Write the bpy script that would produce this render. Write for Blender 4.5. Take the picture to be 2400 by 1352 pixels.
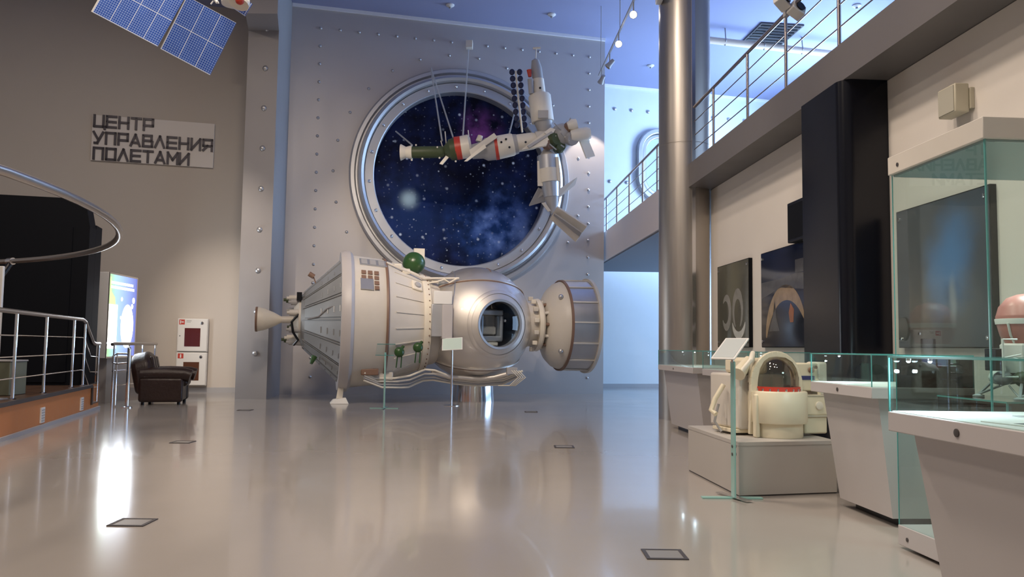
import bpy, bmesh, math, random
from math import sin, cos, pi, atan, atan2, sqrt, radians
from mathutils import Matrix, Vector

random.seed(7)
for o in list(bpy.data.objects):
    bpy.data.objects.remove(o)
scn = bpy.context.scene
COL = scn.collection

# ------------------------------------------------------------------ camera
F_PX, EYE, PITCH, ROLL = 1900.0, 1.15, atan(.0722), .0134
CAM_R = Matrix.Rotation(pi/2+PITCH, 3, 'X') @ Matrix.Rotation(ROLL, 3, 'Z')
cam_data = bpy.data.cameras.new('camera')
cam = bpy.data.objects.new('camera', cam_data)
COL.objects.link(cam)
cam_data.sensor_width = 36
cam_data.lens = 36*F_PX/2400
cam_data.clip_end = 200
cam.matrix_world = Matrix.Translation((0, 0, EYE)) @ CAM_R.to_4x4()
scn.camera = cam

# ------------------------------------------------------------------ colour management, world
vs = scn.view_settings
vs.view_transform = 'Standard'
vs.look = 'None'
vs.gamma = 1
vs.use_curve_mapping = False
vs.exposure = 0.12
world = bpy.data.worlds.new('world')
scn.world = world
world.use_nodes = True
bgn = world.node_tree.nodes['Background']
bgn.inputs[0].default_value = (.35, .42, .6, 1)
bgn.inputs[1].default_value = .08

# ------------------------------------------------------------------ lights of the hall
def aim(o, target):
    d = Vector(target)-o.location
    o.rotation_euler = d.to_track_quat('-Z', 'Y').to_euler()
def area_light(name, loc, target, power, color, sx, sy=None, shape='RECTANGLE', spread=180):
    l = bpy.data.lights.new(name, 'AREA')
    l.energy = power; l.color = color; l.shape = shape
    l.size = sx; l.size_y = sy or sx
    l.spread = radians(spread)
    o = bpy.data.objects.new(name, l); COL.objects.link(o)
    o.location = loc; aim(o, target)
    return o
def spot_light(name, loc, target, power, color, angle, blend=.3, r=.05):
    l = bpy.data.lights.new(name, 'SPOT')
    l.energy = power; l.color = color; l.spot_size = radians(angle); l.spot_blend = blend
    l.shadow_soft_size = r
    o = bpy.data.objects.new(name, l); COL.objects.link(o)
    o.location = loc; aim(o, target)
    return o
WARM = (1, .84, .68)
NEUT = (1, .93, .88)
DAY = (.44, .66, 1)
# added ambient fill discs under the ceiling, no lamp bodies modelled
for x, y, p in ((-7.5, 3, 150), (-1.5, 2, 210), (-8, 10.5, 120), (-2.2, 8.0, 330), (-4.2, 5.0, 190)):
    area_light('ceiling_fill_light', (x, y, 9.1), (x, y+.001, 0), p, WARM, .9, shape='DISK')
# daylight through the gallery windows on the upper floor and on the ground floor behind the pillar
area_light('gallery_daylight', (9.6, 21.4, 6.2), (-5, 18.8, 6.2), 1050, DAY, 3.6, 3.6)
area_light('corridor_daylight', (9.6, 18.5, 1.7), (0, 19.5, 1.0), 430, DAY, 8, 2.6)
area_light('gallery_daylight_near', (9.4, 8, 6.2), (0, 10, 8.6), 130, DAY, 8, 2)
# track spots, then unseen fill spots added for exhibits, walls and floor
spot_light('track_spot_light', (2.2, 14.72, 7.35), (-.4, 17.5, 5.4), 1500, (1,.86,.68), 38, .7)
spot_light('track_spot_light', (2.12, 16.2, 7.35), (1.3, 17.5, 5.0), 520, (1,.88,.74), 50, .7)
spot_light('track_spot_light', (2.02, 19.75, 7.45), (2.12, 20.35, 4.5), 240, WARM, 62, .12)
spot_light('capsule_fill_light', (-2.6, 6.5, 9.0), (-1.6, 17, 1.7), 900, WARM, 26, .6, .07)  # unseen pair added for the highlights on the spacecraft
spot_light('capsule_fill_light', (.6, 7.5, 9.0), (-.4, 17, 1.7), 800, WARM, 24, .6, .07)
spot_light('wall_fill_light', (-3.2, 4.5, 9.0), (-2.4, 19.2, 2.6), 2900, WARM, 24, 1.0)  # added fill that brightens the riveted panel
spot_light('left_wall_fill_light', (-5.2, 9.5, 9.0), (-6.5, 19.0, 1.3), 2300, WARM, 22, 1.0)  # added fill for the left wall by the fire cabinets
spot_light('exhibit_fill_light', (.6, 4.0, 8.8), (2.6, 6.9, .6), 330, WARM, 34, .6, .2)  # this and the next two: added fill for right wall and tables
spot_light('exhibit_fill_light', (-.5, 5.5, 8.8), (3.6, 6.0, 2.6), 360, WARM, 46, .8, .2)
spot_light('exhibit_fill_light', (-.5, 9.5, 8.8), (3.4, 11.5, 2.0), 420, WARM, 40, .8, .2)
spot_light('floor_fill_light', (.4, 1.0, 8.8), (1.3, 4.0, 0), 240, NEUT, 50, .9, .5)  # added fill over the near floor, no fitting

# ------------------------------------------------------------------ pixel helpers (a ray cut at a true distance)
def ray(px, py):
    return CAM_R @ Vector(((px-1200)/F_PX, -(py-676)/F_PX, -1))
def at(px, py, Y):
    d = ray(px, py); return Vector((0, 0, EYE)) + d*(Y/d.y)
def gz(px, py, z=0):
    d = ray(px, py); return Vector((0, 0, EYE)) + d*((z-EYE)/d.z)

# ------------------------------------------------------------------ materials
MATS = {}
def mat(name, color=(.8, .8, .8), rough=.5, metal=0, bump=0, bscale=40, var=0, vscale=4, emit=None, estr=1, spec=.5, coat=0, stretch=None):
    if name in MATS: return MATS[name]
    m = bpy.data.materials.new(name); m.use_nodes = True
    nt = m.node_tree; b = nt.nodes['Principled BSDF']
    b.inputs['Base Color'].default_value = (*color, 1)
    b.inputs['Roughness'].default_value = rough
    b.inputs['Metallic'].default_value = metal
    b.inputs['Specular IOR Level'].default_value = spec
    b.inputs['Coat Weight'].default_value = coat
    if emit:
        b.inputs['Emission Color'].default_value = (*emit, 1)
        b.inputs['Emission Strength'].default_value = estr
    if var or bump:
        tc = nt.nodes.new('ShaderNodeTexCoord')
        mp = nt.nodes.new('ShaderNodeMapping')
        if stretch: mp.inputs['Scale'].default_value = stretch
        nt.links.new(tc.outputs['Object'], mp.inputs[0])
    if var:
        n = nt.nodes.new('ShaderNodeTexNoise'); n.inputs['Scale'].default_value = vscale; n.inputs['Detail'].default_value = 5
        nt.links.new(mp.outputs[0], n.inputs['Vector'])
        mx = nt.nodes.new('ShaderNodeMix'); mx.data_type = 'RGBA'
        mx.inputs[6].default_value = (*[max(0, c*(1-var)) for c in color], 1)
        mx.inputs[7].default_value = (*[min(1, c*(1+var)) for c in color], 1)
        nt.links.new(n.outputs['Fac'], mx.inputs[0]); nt.links.new(mx.outputs[2], b.inputs['Base Color'])
        rr = nt.nodes.new('ShaderNodeMapRange'); rr.inputs[3].default_value = max(.02, rough*.8); rr.inputs[4].default_value = min(1, rough*1.2)
        nt.links.new(n.outputs['Fac'], rr.inputs[0]); nt.links.new(rr.outputs[0], b.inputs['Roughness'])
    if bump:
        n2 = nt.nodes.new('ShaderNodeTexNoise'); n2.inputs['Scale'].default_value = bscale
        nt.links.new(mp.outputs[0], n2.inputs['Vector'])
        bp = nt.nodes.new('ShaderNodeBump'); bp.inputs['Strength'].default_value = bump; bp.inputs['Distance'].default_value = .02
        nt.links.new(n2.outputs['Fac'], bp.inputs['Height']); nt.links.new(bp.outputs[0], b.inputs['Normal'])
    MATS[name] = m
    return m
def glass_mat(name, tint, gloss_tint=(1, 1, 1), ior=1.45, rough=.0):
    m = bpy.data.materials.new(name); m.use_nodes = True
    nt = m.node_tree; nt.nodes.clear()
    out = nt.nodes.new('ShaderNodeOutputMaterial')
    t = nt.nodes.new('ShaderNodeBsdfTransparent'); t.inputs[0].default_value = (*tint, 1)
    g = nt.nodes.new('ShaderNodeBsdfGlossy'); g.inputs[0].default_value = (*gloss_tint, 1); g.inputs['Roughness'].default_value = rough
    lw = nt.nodes.new('ShaderNodeLayerWeight'); lw.inputs[0].default_value = .5
    pw = nt.nodes.new('ShaderNodeMath'); pw.operation = 'POWER'; pw.inputs[1].default_value = 5
    nt.links.new(lw.outputs['Facing'], pw.inputs[0])
    r0 = ((ior-1)/(ior+1))**2
    f = nt.nodes.new('ShaderNodeMath'); f.operation = 'MULTIPLY_ADD'; f.inputs[1].default_value = 1-r0; f.inputs[2].default_value = r0
    nt.links.new(pw.outputs[0], f.inputs[0])
    mx = nt.nodes.new('ShaderNodeMixShader')
    nt.links.new(f.outputs[0], mx.inputs[0]); nt.links.new(t.outputs[0], mx.inputs[1]); nt.links.new(g.outputs[0], mx.inputs[2])
    nt.links.new(mx.outputs[0], out.inputs[0])
    MATS[name] = m
    return m

M_floor = mat('polished_floor', (.40, .365, .335), .15, 0, var=.05, vscale=1.2, spec=.5, coat=.22)
M_floor.node_tree.nodes['Principled BSDF'].inputs['Coat Roughness'].default_value = .04
M_ceil = mat('violet_ceiling_paint', (.30, .325, .50), .7, var=.04, vscale=.8)
M_wallL = mat('warm_grey_wall_paint', (.60, .55, .50), .6, var=.03, vscale=1.5, bump=.04)
M_panel = mat('silver_panel_paint', (.52, .49, .48), .42, .2, var=.05, vscale=1.3, stretch=(1, 1, .4))
M_pil = mat('grey_pilaster_paint', (.33, .315, .32), .5, .2, var=.05, vscale=2)
M_far = mat('pale_blue_panel', (.72, .77, .80), .5, .1, var=.03)
M_wallR = mat('cream_wall_paint', (.70, .65, .60), .65, var=.03, vscale=2, bump=.03)
M_beam = mat('grey_beam_paint', (.15, .14, .145), .5, .1, var=.04, vscale=2)
M_fascia = mat('light_fascia_paint', (.78, .72, .71), .45, .1, var=.03)
M_soffit = mat('soffit_slats', (.22, .24, .28), .6)
M_white = mat('white_paint', (.78, .77, .75), .45)
M_trimw = mat('pale_edge_trim', (.85, .85, .88), .4)
M_skirt = mat('grey_skirting', (.42, .42, .44), .4)
M_steel = mat('polished_steel', (.78, .77, .78), .14, 1)
M_brushed = mat('brushed_steel', (.48, .445, .41), .38, .95, var=.06, vscale=5, stretch=(6, 6, .3))
M_chrome = mat('chrome', (.85, .86, .9), .08, 1)
M_sphere = mat('worn_aluminium', (.76, .72, .67), .50, .9, var=.06, vscale=3.0, coat=.8)
M_sphere.node_tree.nodes['Principled BSDF'].inputs['Coat Roughness'].default_value = .10
M_alu = mat('matt_aluminium', (.56, .56, .57), .38, .8, var=.08, vscale=4)
M_aluplate = mat('grey_plate', (.50, .51, .54), .42, .6, var=.06)
M_cream = mat('cream_enamel', (.66, .615, .55), .42, var=.05, vscale=5)
M_creaml = mat('light_cream_enamel', (.80, .74, .63), .4, var=.04, vscale=5)
M_ivory = mat('ivory_paint', (.80, .72, .54), .38, var=.04, vscale=6)
M_brown = mat('brown_edging', (.22, .13, .09), .5)
M_darkhole = mat('dark_interior', (.03, .032, .04), .5)
M_green = mat('deep_green_paint', (.03, .085, .022), .3, var=.1)
M_olive = mat('olive_green_paint', (.055, .075, .03), .5, var=.25, vscale=9)
M_red = mat('red_paint', (.55, .05, .03), .4)
M_orange = mat('orange_laminate', (.60, .22, .07), .38, var=.06, vscale=6)
M_deck = mat('dark_parquet', (.10, .055, .035), .35, var=.2, vscale=6)
M_black = mat('black_satin', (.005, .006, .010), .30, spec=.35)
M_bcol = mat('black_gloss', (.004, .005, .010), .24, spec=.4)
M_blackm = mat('black_matt', (.003, .004, .007), .6, spec=.15)
M_tube = mat('satin_steel_tube', (.46, .43, .41), .30, .9)
M_rail = mat('rail_steel', (.34, .31, .33), .25, .9)
M_leather = mat('dark_brown_leather', (.022, .009, .007), .42, var=.25, vscale=8, bump=.25, bscale=25)
M_grate = mat('dark_grate_frame', (.10, .09, .09), .5, .5)
M_gratein = mat('grate_fill', (.30, .28, .26), .4, .2)
M_pipe = mat('beige_pipe', (.75, .62, .48), .5)
M_plastic = mat('cream_plastic', (.52, .48, .38), .5)
M_maroon = mat('smoked_red_glass', (.10, .012, .014), .1, coat=.5)
M_brownglass = mat('smoked_brown_glass', (.12, .05, .03), .1, coat=.5)
M_paper = mat('paper_white', (.82, .84, .80), .6)
M_letter = mat('dark_steel_letter', (.045, .04, .055), .35, .3)
M_letteredge = mat('sign_board', (.80, .76, .74), .45)
M_glass = glass_mat('clear_glass', (.93, .985, .98))
M_gedge = mat('glass_edge', (.10, .36, .34), .12, 0, spec=.8)
M_gblade = mat('glass_blade_edge', (.30, .55, .51), .12, 0, spec=.8)
M_dome = glass_mat('smoky_dome_glass', (.60, .56, .50), ior=1.8)
M_hatchglass = glass_mat('hatch_glass', (.80, .86, .90), ior=1.5)
M_lampw = mat('lamp_glow', (1, 1, 1), .4, emit=(1, .93, .86), estr=60)
M_led = mat('led_glow', (1, 1, 1), .4, emit=(.75, .9, 1), estr=30)
M_grey = mat('mid_grey_paint', (.40, .39, .39), .5)
M_table = mat('showcase_laminate', (.52, .49, .49), .42, var=.03)
M_plinth = mat('plinth_laminate', (.50, .47, .44), .5, var=.03)
M_cellw = mat('panel_border', (.75, .73, .70), .5)
M_terra = mat('terracotta_paint', (.50, .20, .17), .35)
M_cone = mat('grey_radiator_paint', (.30, .30, .30), .45, .3, var=.1, vscale=4)
M_louvre = mat('grey_louvre_paint', (.36, .37, .38), .4, .4, var=.1)
M_navy = mat('navy_fabric', (.015, .02, .07), .6)

# ------------------------------------------------------------------ mesh builder
class MB:
    def __init__(s): s.bm = bmesh.new()
    def _add(s, vs, fs, m=None):
        v = [s.bm.verts.new((m @ Vector(p)) if m else p) for p in vs]
        for f in fs:
            try: s.bm.faces.new([v[i] for i in f])
            except ValueError: pass
        return s
    def box(s, x0, x1, y0, y1, z0, z1, m=None):
        vs = [(x, y, z) for x in (x0, x1) for y in (y0, y1) for z in (z0, z1)]
        return s._add(vs, [(0, 1, 3, 2), (4, 6, 7, 5), (0, 4, 5, 1), (2, 3, 7, 6), (0, 2, 6, 4), (1, 5, 7, 3)], m)
    def cbox(s, c, d, m=None):
        return s.box(c[0]-d[0]/2, c[0]+d[0]/2, c[1]-d[1]/2, c[1]+d[1]/2, c[2]-d[2]/2, c[2]+d[2]/2, m)
    def prism(s, poly, z0, z1, m=None):
        n = len(poly)
        vs = [(x, y, z0) for x, y in poly]+[(x, y, z1) for x, y in poly]
        fs = [tuple(range(n))[::-1], tuple(range(n, 2*n))]+[(i, (i+1) % n, n+(i+1) % n, n+i) for i in range(n)]
        return s._add(vs, fs, m)
    def hexa(s, b, t):                       # eight corners: bottom ring, top ring
        n = len(b)
        vs = [tuple(p) for p in b]+[tuple(p) for p in t]
        fs = [tuple(range(n))[::-1], tuple(range(n, 2*n))]+[(i, (i+1) % n, n+(i+1) % n, n+i) for i in range(n)]
        return s._add(vs, fs)
    def lathe(s, prof, p=(0, 0, 0), axis=(0, 0, 1), n=40, a0=0, a1=2*pi):
        ax = Vector(axis).normalized()
        q = Vector((0, 0, 1)).rotation_difference(ax).to_matrix()
        full = abs(a1-a0-2*pi) < 1e-6
        k = n if full else n+1
        rings = []
        for (t, r) in prof:
            if r < 1e-5:
                rings.append([s.bm.verts.new(Vector(p)+q @ Vector((0, 0, t)))]); continue
            rings.append([s.bm.verts.new(Vector(p)+q @ Vector((r*cos(a0+(a1-a0)*i/n), r*sin(a0+(a1-a0)*i/n), t))) for i in range(k)])
        for A, B in zip(rings, rings[1:]):
            for i in range(n):
                j = (i+1) % k
                try:
                    if len(A) == 1 and len(B) == 1: continue
                    if len(A) == 1: s.bm.faces.new((A[0], B[j], B[i]))
                    elif len(B) == 1: s.bm.faces.new((A[i], A[j], B[0]))
                    else: s.bm.faces.new((A[i], A[j], B[j], B[i]))
                except ValueError: pass
        return s
    def cyl(s, p0, p1, r0, r1=None, n=20):
        r1 = r0 if r1 is None else r1
        p0 = Vector(p0); d = Vector(p1)-p0
        return s.lathe([(0, 0), (0, r0), (d.length, r1), (d.length, 0)], p0, d, n)
    def sphere(s, c, r, n=24, sc=(1, 1, 1)):
        m = Matrix.Translation(c) @ Matrix.Diagonal((r*sc[0], r*sc[1], r*sc[2], 1))
        bmesh.ops.create_uvsphere(s.bm, u_segments=n, v_segments=max(6, n//2), radius=1, matrix=m)
        return s
    def tube(s, pts, r, n=10, closed=False):
        P = [Vector(p) for p in pts]; k = len(P); rings = []
        up = None
        for i in range(k):
            if closed: d = (P[(i+1) % k]-P[i-1])
            else: d = P[min(i+1, k-1)]-P[max(i-1, 0)]
            d.normalize()
            if up is None:
                up = d.orthogonal().normalized()
            up = (up-d*up.dot(d))
            if up.length < 1e-6: up = d.orthogonal()
            up.normalize()
            b = d.cross(up)
            rings.append([s.bm.verts.new(P[i]+(up*cos(2*pi*j/n)+b*sin(2*pi*j/n))*r) for j in range(n)])
        for i in range(k if closed else k-1):
            A, B = rings[i], rings[(i+1) % k]
            off = 0
            if closed and i == k-1:
                off = min(range(n), key=lambda o: (A[0].co-B[o].co).length)
            for j in range(n):
                s.bm.faces.new((A[j], A[(j+1) % n], B[(j+1+off) % n], B[(j+off) % n]))
        if not closed:
            s.bm.faces.new(rings[0][::-1]); s.bm.faces.new(rings[-1])
        return s
    def bar(s, p0, p1, w, h, up=(0, 0, 1)):
        p0, p1 = Vector(p0), Vector(p1); d = (p1-p0); L = d.length; d.normalize()
        y = Vector(up).cross(d)
        if y.length < 1e-5: y = Vector((1, 0, 0)).cross(d)
        y.normalize(); z = d.cross(y)
        m = Matrix((d, y, z)).transposed().to_4x4(); m.translation = p0
        return s.box(0, L, -w/2, w/2, -h/2, h/2, m)
    def build(s, name, material, parent=None, world=False, bevel=0, segs=2, smooth=40, subsurf=0):
        bmesh.ops.recalc_face_normals(s.bm, faces=s.bm.faces)
        if world and parent is not None:
            s.bm.transform(XF[parent.name].inverted())
        me = bpy.data.meshes.new(name)
        s.bm.to_mesh(me); s.bm.free()
        mats = material if isinstance(material, (list, tuple)) else [material]
        for m in mats: me.materials.append(m)
        if smooth:
            for p in me.polygons: p.use_smooth = True
            me.set_sharp_from_angle(angle=radians(smooth))
        o = bpy.data.objects.new(name, me); COL.objects.link(o)
        if parent is not None: o.parent = parent
        if bevel:
            b = o.modifiers.new('bevel', 'BEVEL'); b.width = bevel; b.segments = segs; b.limit_method = 'ANGLE'; b.angle_limit = radians(40)
        if subsurf:
            b = o.modifiers.new('sub', 'SUBSURF'); b.levels = b.render_levels = subsurf
        return o
XF = {}
def tag(o, label=None, cat=None, group=None, kind=None):
    if label: o['label'] = label
    if cat: o['category'] = cat
    if group: o['group'] = group
    if kind: o['kind'] = kind
    return o
def thing(name, label, cat, loc=(0, 0, 0), rotz=0, group=None):
    o = bpy.data.objects.new(name, None); COL.objects.link(o)
    o.empty_display_size = .1
    o.location = loc; o.rotation_euler = (0, 0, rotz)
    XF[o.name] = Matrix.Translation(loc) @ Matrix.Rotation(rotz, 4, 'Z')
    return tag(o, label, cat, group)
def struct(o): o['kind'] = 'structure'; return o
def copy_part(src, parent, **loc):
    c = src.copy(); COL.objects.link(c); c.parent = parent
    return c
def dup(root, loc, rotz, label, group=None):
    r = root.copy(); COL.objects.link(r); r.location = loc; r.rotation_euler = (0, 0, rotz)
    r['label'] = label
    if group: r['group'] = group
    for ch in [c for c in bpy.data.objects if c.parent == root]:
        c = ch.copy(); COL.objects.link(c); c.parent = r
        for g in [q for q in bpy.data.objects if q.parent == ch]:
            d = g.copy(); COL.objects.link(d); d.parent = c
    XF[r.name] = Matrix.Translation(loc) @ Matrix.Rotation(rotz, 4, 'Z')
    return r

# ------------------------------------------------------------------ frames of the plan
A_W = radians(14.27)                       # back wall turned 14 degrees
U = Vector((cos(A_W), sin(A_W), 0)); N = Vector((sin(A_W), -cos(A_W), 0))   # along the wall, towards the hall
A_R = atan(.063)                           # right wall
V = Vector((-sin(A_R), cos(A_R), 0)); W = Vector((cos(A_R), sin(A_R), 0))
CEIL = 9.2
def rl(xp, y):                              # point at offset xp from the right wall's parallel, at depth y
    return (xp-.063*y, y)

# ------------------------------------------------------------------ SETTING
struct(MB().box(-16.5, 11, -7, 30, -.2, 0).build('floor', M_floor, smooth=0))
struct(MB().box(-16.5, 11, -7, 30, CEIL, CEIL+.2).build('ceiling', M_ceil, smooth=0))
PB = Vector((-5.29, 18.68, 0))             # riveted panel, left foot
m_panel = Matrix.Translation(PB) @ Matrix.Rotation(A_W, 4, 'Z')
XF['wall_back'] = m_panel
mb = MB()                                   # panel with a round opening
PC, PR = (4.15, 5.25), 2.2
ring_in = [(PC[0]+PR*cos(2*pi*i/64), PC[1]+PR*sin(2*pi*i/64)) for i in range(64)]
def outer(i):
    a = 2*pi*i/64; c, s_ = cos(a), sin(a)
    tx = ((7.87-PC[0]) if c > 0 else PC[0])/max(abs(c), 1e-6)
    tz = ((CEIL-.03-PC[1]) if s_ > 0 else PC[1])/max(abs(s_), 1e-6)
    t = min(tx, tz); return (PC[0]+t*c, PC[1]+t*s_)
out_pts = [outer(i) for i in range(64)]
for cx, cz in ((0, 0), (7.87, 0), (0, CEIL-.03), (7.87, CEIL-.03)):
    k = min(range(64), key=lambda i: (out_pts[i][0]-cx)**2+(out_pts[i][1]-cz)**2); out_pts[k] = (cx, cz)
for yy in (0, .25):
    a = [mb.bm.verts.new((x, yy, z)) for x, z in ring_in]; b = [mb.bm.verts.new((x, yy, z)) for x, z in out_pts]
    for i in range(64): mb.bm.faces.new((a[i], a[(i+1) % 64], b[(i+1) % 64], b[i]))
    if yy == 0: a0, b0 = a, b
    else:
        for i in range(64):
            j = (i+1) % 64
            mb.bm.faces.new((a0[i], a0[j], a[j], a[i])); mb.bm.faces.new((b0[i], b0[j], b[j], b[i]))
wall_back = struct(mb.build('wall_back', M_panel, smooth=0)); wall_back.matrix_world = m_panel
o = struct(MB().box(0, 7.87, -.05, .25, CEIL-.075, CEIL-.001).build('trim_1', M_trimw, smooth=0)); o.matrix_world = m_panel
# rivets of the panel
rv_me = MB().lathe([(0, .036), (.010, .036), (.024, .026), (.032, .012), (.035, 0)], axis=(0, -1, 0), n=12).build('rivet', M_alu, wall_back)
spots = []
for i in range(16): spots.append((.665+.452*i, 8.67))
for i in range(1, 20): spots += [(.665, 8.67-.435*i), (7.44, 8.67-.435*i)]
for i in range(26):
    a = 2*pi*i/26; x, z = PC[0]+3.1*cos(a), PC[1]+3.1*sin(a)
    if z > 3.2 and .9 < x < 7.2: spots.append((x, z))
for i, (x, z) in enumerate(spots):
    c = rv_me if i == 0 else copy_part(rv_me, wall_back)
    c.location = (x, 0, z)
# pilaster left of the panel (an upside down L)
S1 = Vector((-5.06, 16.91, 0)); S0 = Vector((-5.71, 16.91, 0)); SB = PB.copy(); SBl = Vector((-6.1, 18.55, 0))
mb = MB()
def P3(v, z): return (v.x, v.y, z)
mb.hexa([P3(S0, 0), P3(S1, 0), P3(SB, 0), P3(SBl, 0)], [P3(S0, CEIL-.002), P3(S1, CEIL-.002), P3(SB, CEIL-.002), P3(SBl, CEIL-.002)])
wall_pil = struct(mb.build('wall_corner', M_pil, smooth=0))
T1 = S1+N*.93; T0 = S0+N*.93
mb = MB(); mb.hexa([P3(T0, 7.83), P3(T1, 7.83), P3(S1+Vector((0, -.003, 0)), 7.83), P3(S0+Vector((0, -.003, 0)), 7.83)], [P3(T0, CEIL-.002), P3(T1, CEIL-.002), P3(S1+Vector((0, -.003, 0)), CEIL-.002), P3(S0+Vector((0, -.003, 0)), CEIL-.002)])
struct(mb.build('trim_2', M_pil, smooth=0))
rp = None
for k in range(9):
    z = .95+.865*k
    c = MB().lathe([(0, .06), (.015, .06), (.04, .04), (.055, 0)], axis=(0, -1, 0), n=12).build('rivet', M_alu, wall_pil) if rp is None else copy_part(rp, wall_pil)
    rp = rp or c
    c.location = (-5.32, 16.91, z)
# left wall with the sign
WL = Vector((-7.07, 18.95, 0))
m_wl = Matrix.Translation(WL) @ Matrix.Rotation(A_W, 4, 'Z')
wl = struct(MB().box(-10.2, 1.75, 0, .3, 0, CEIL-.002).build('wall_left', M_wallL, smooth=0)); wl.matrix_world = m_wl
o = struct(MB().box(-2, 1.42, -.025, -.001, 0, .12).build('baseboard_left', M_skirt, smooth=0)); o.matrix_world = m_wl
struct(MB().box(-16.5, -16.2, -7, 18, .0, CEIL-.002).build('wall_west', M_wallL, smooth=0))
struct(MB().box(-16.2, 11, -7, -6.7, 0, CEIL-.002).build('wall_rear', M_wallL, smooth=0))
struct(MB().box(10.7, 11, -6.7, 29, 0, CEIL-.002).build('wall_outer', M_far, smooth=0))
# far wall behind the gallery
FW = Vector((2.0, 24.05, 0)); m_fw = Matrix.Translation(FW) @ Matrix.Rotation(A_W, 4, 'Z')
wall_far = struct(MB().box(-2.5, 8.9, 0, .3, 0, CEIL-.002).build('wall_far', M_far, smooth=0)); wall_far.matrix_world = m_fw
o = struct(MB().box(-2.5, 8.9, -.04, -.001, CEIL-.07, CEIL-.003).build('trim_3', M_trimw, smooth=0)); o.matrix_world = m_fw
o = struct(MB().box(.4, 8.9, -.02, -.001, 0, .1).build('baseboard_far', M_skirt, smooth=0)); o.matrix_world = m_fw
rp = None
for (x, z) in [(.55+.55*i, 8.45) for i in range(15)]+[(.95, 6.2), (1.5, 6.2), (.5, 5.4), (.5, 7.9), (.5, 7.3), (.5, 6.7)]:
    c = MB().lathe([(0, .06), (.015, .06), (.04, .04), (.055, 0)], axis=(0, -1, 0), n=10).build('rivet', M_alu, wall_far) if rp is None else copy_part(rp, wall_far)
    rp = rp or c
    c.location = (x, 0, z)
# right wall below the gallery, gallery floor
def quadpts(x0, x1, y0, y1): return [rl(x0, y0), rl(x1, y0), rl(x1, y1), rl(x0, y1)]
struct(MB().prism(quadpts(4.13, 4.4, -6.6, 13.35), 0, 3.795).build('wall_right', M_wallR, smooth=0))
struct(MB().prism(quadpts(3.70, 9.0, -6.6, 13.9), 3.8, 4.18).build('floor_gallery', M_beam, smooth=0))
struct(MB().prism(quadpts(3.70, 10.2, 13.92, 23.4), 3.40, 4.16).build('trim_4', M_fascia, smooth=0))
struct(MB().prism(quadpts(3.74, 10.2, 13.95, 23.4), 3.37, 3.398).build('trim_5', M_soffit, smooth=0))

# ------------------------------------------------------------------ PORTHOLE with star picture
port = thing('porthole', 'huge round silver porthole with a starry space picture in the riveted wall', 'porthole', (PB+U*PC[0]), A_W)
port.location.z = 0; XF[port.name] = Matrix.Translation((port.location.x, port.location.y, 0)) @ Matrix.Rotation(A_W, 4, 'Z')
c0 = (0, 0, PC[1])
MB().lathe([(0, 2.72), (.10, 2.74), (.17, 2.70), (.17, 2.62), (.10, 2.58), (.10, 2.55), (0, 2.55)], c0, (0, -1, 0), 96).build('outer_rim', M_alu, port)
MB().lathe([(0, 2.56), (.12, 2.55), (.24, 2.52), (.28, 2.46), (.24, 2.40), (.10, 2.375), (0, 2.375)], c0, (0, -1, 0), 96).build('middle_rim', M_alu, port)
MB().lathe([(0, 2.38), (.10, 2.375), (.12, 2.365), (.12, 2.17), (.10, 2.15), (-.16, 2.13), (-.16, 2.199), (0, 2.199)], c0, (0, -1, 0), 96).build('inner_rim', M_aluplate, port)
b0 = None
for i in range(20):
    a = 2*pi*(i+.3)/20
    c = MB().lathe([(0, .04), (.02, .04), (.045, .02), (.05, 0)], axis=(0, -1, 0), n=10).build('bolt', M_chrome, port) if b0 is None else copy_part(b0, port)
    b0 = b0 or c
    c.location = (2.27*cos(a), -.12, PC[1]+2.27*sin(a))
# star picture material
ms = bpy.data.materials.new('starfield_print'); ms.use_nodes = True
nt = ms.node_tree; bsdf = nt.nodes['Principled BSDF']; bsdf.inputs['Roughness'].default_value = .5
bsdf.inputs['Specular IOR Level'].default_value = .08
L = nt.links.new
def node(t, **kw):
    n = nt.nodes.new(t)
    for k, v in kw.items(): setattr(n, k, v)
    return n
tc = node('ShaderNodeTexCoord')
def mathn(op, a, b=None, c=None):
    n = node('ShaderNodeMath', operation=op)
    for i, v in enumerate((a, b, c)):
        if v is None: continue
        if hasattr(v, 'is_linked') or hasattr(v, 'links'): L(v, n.inputs[i])
        else: n.inputs[i].default_value = v
    return n.outputs[0]
def blob(x, z, r, pw=1.0):
    d = node('ShaderNodeVectorMath', operation='DISTANCE'); L(warp, d.inputs[0]); d.inputs[1].default_value = (x, 0, z)
    mr = node('ShaderNodeMapRange', interpolation_type='SMOOTHSTEP'); mr.inputs[1].default_value = r; mr.inputs[2].default_value = 0
    L(d.outputs['Value'], mr.inputs[0])
    return mathn('POWER', mr.outputs[0], pw)
flat = node('ShaderNodeVectorMath', operation='MULTIPLY'); L(tc.outputs['Object'], flat.inputs[0]); flat.inputs[1].default_value = (1, 0, 1)
nz = node('ShaderNodeTexNoise'); nz.inputs['Scale'].default_value = 1.1; nz.inputs['Detail'].default_value = 7; nz.inputs['Roughness'].default_value = .6
L(flat.outputs[0], nz.inputs['Vector'])
wsub = node('ShaderNodeVectorMath', operation='SUBTRACT'); L(nz.outputs['Color'], wsub.inputs[0]); wsub.inputs[1].default_value = (.5, .5, .5)
wsc = node('ShaderNodeVectorMath', operation='MULTIPLY'); L(wsub.outputs[0], wsc.inputs[0]); wsc.inputs[1].default_value = (.9, 0, .9)
wadd = node('ShaderNodeVectorMath', operation='ADD'); L(flat.outputs[0], wadd.inputs[0]); L(wsc.outputs[0], wadd.inputs[1])
warp = wadd.outputs[0]
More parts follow.
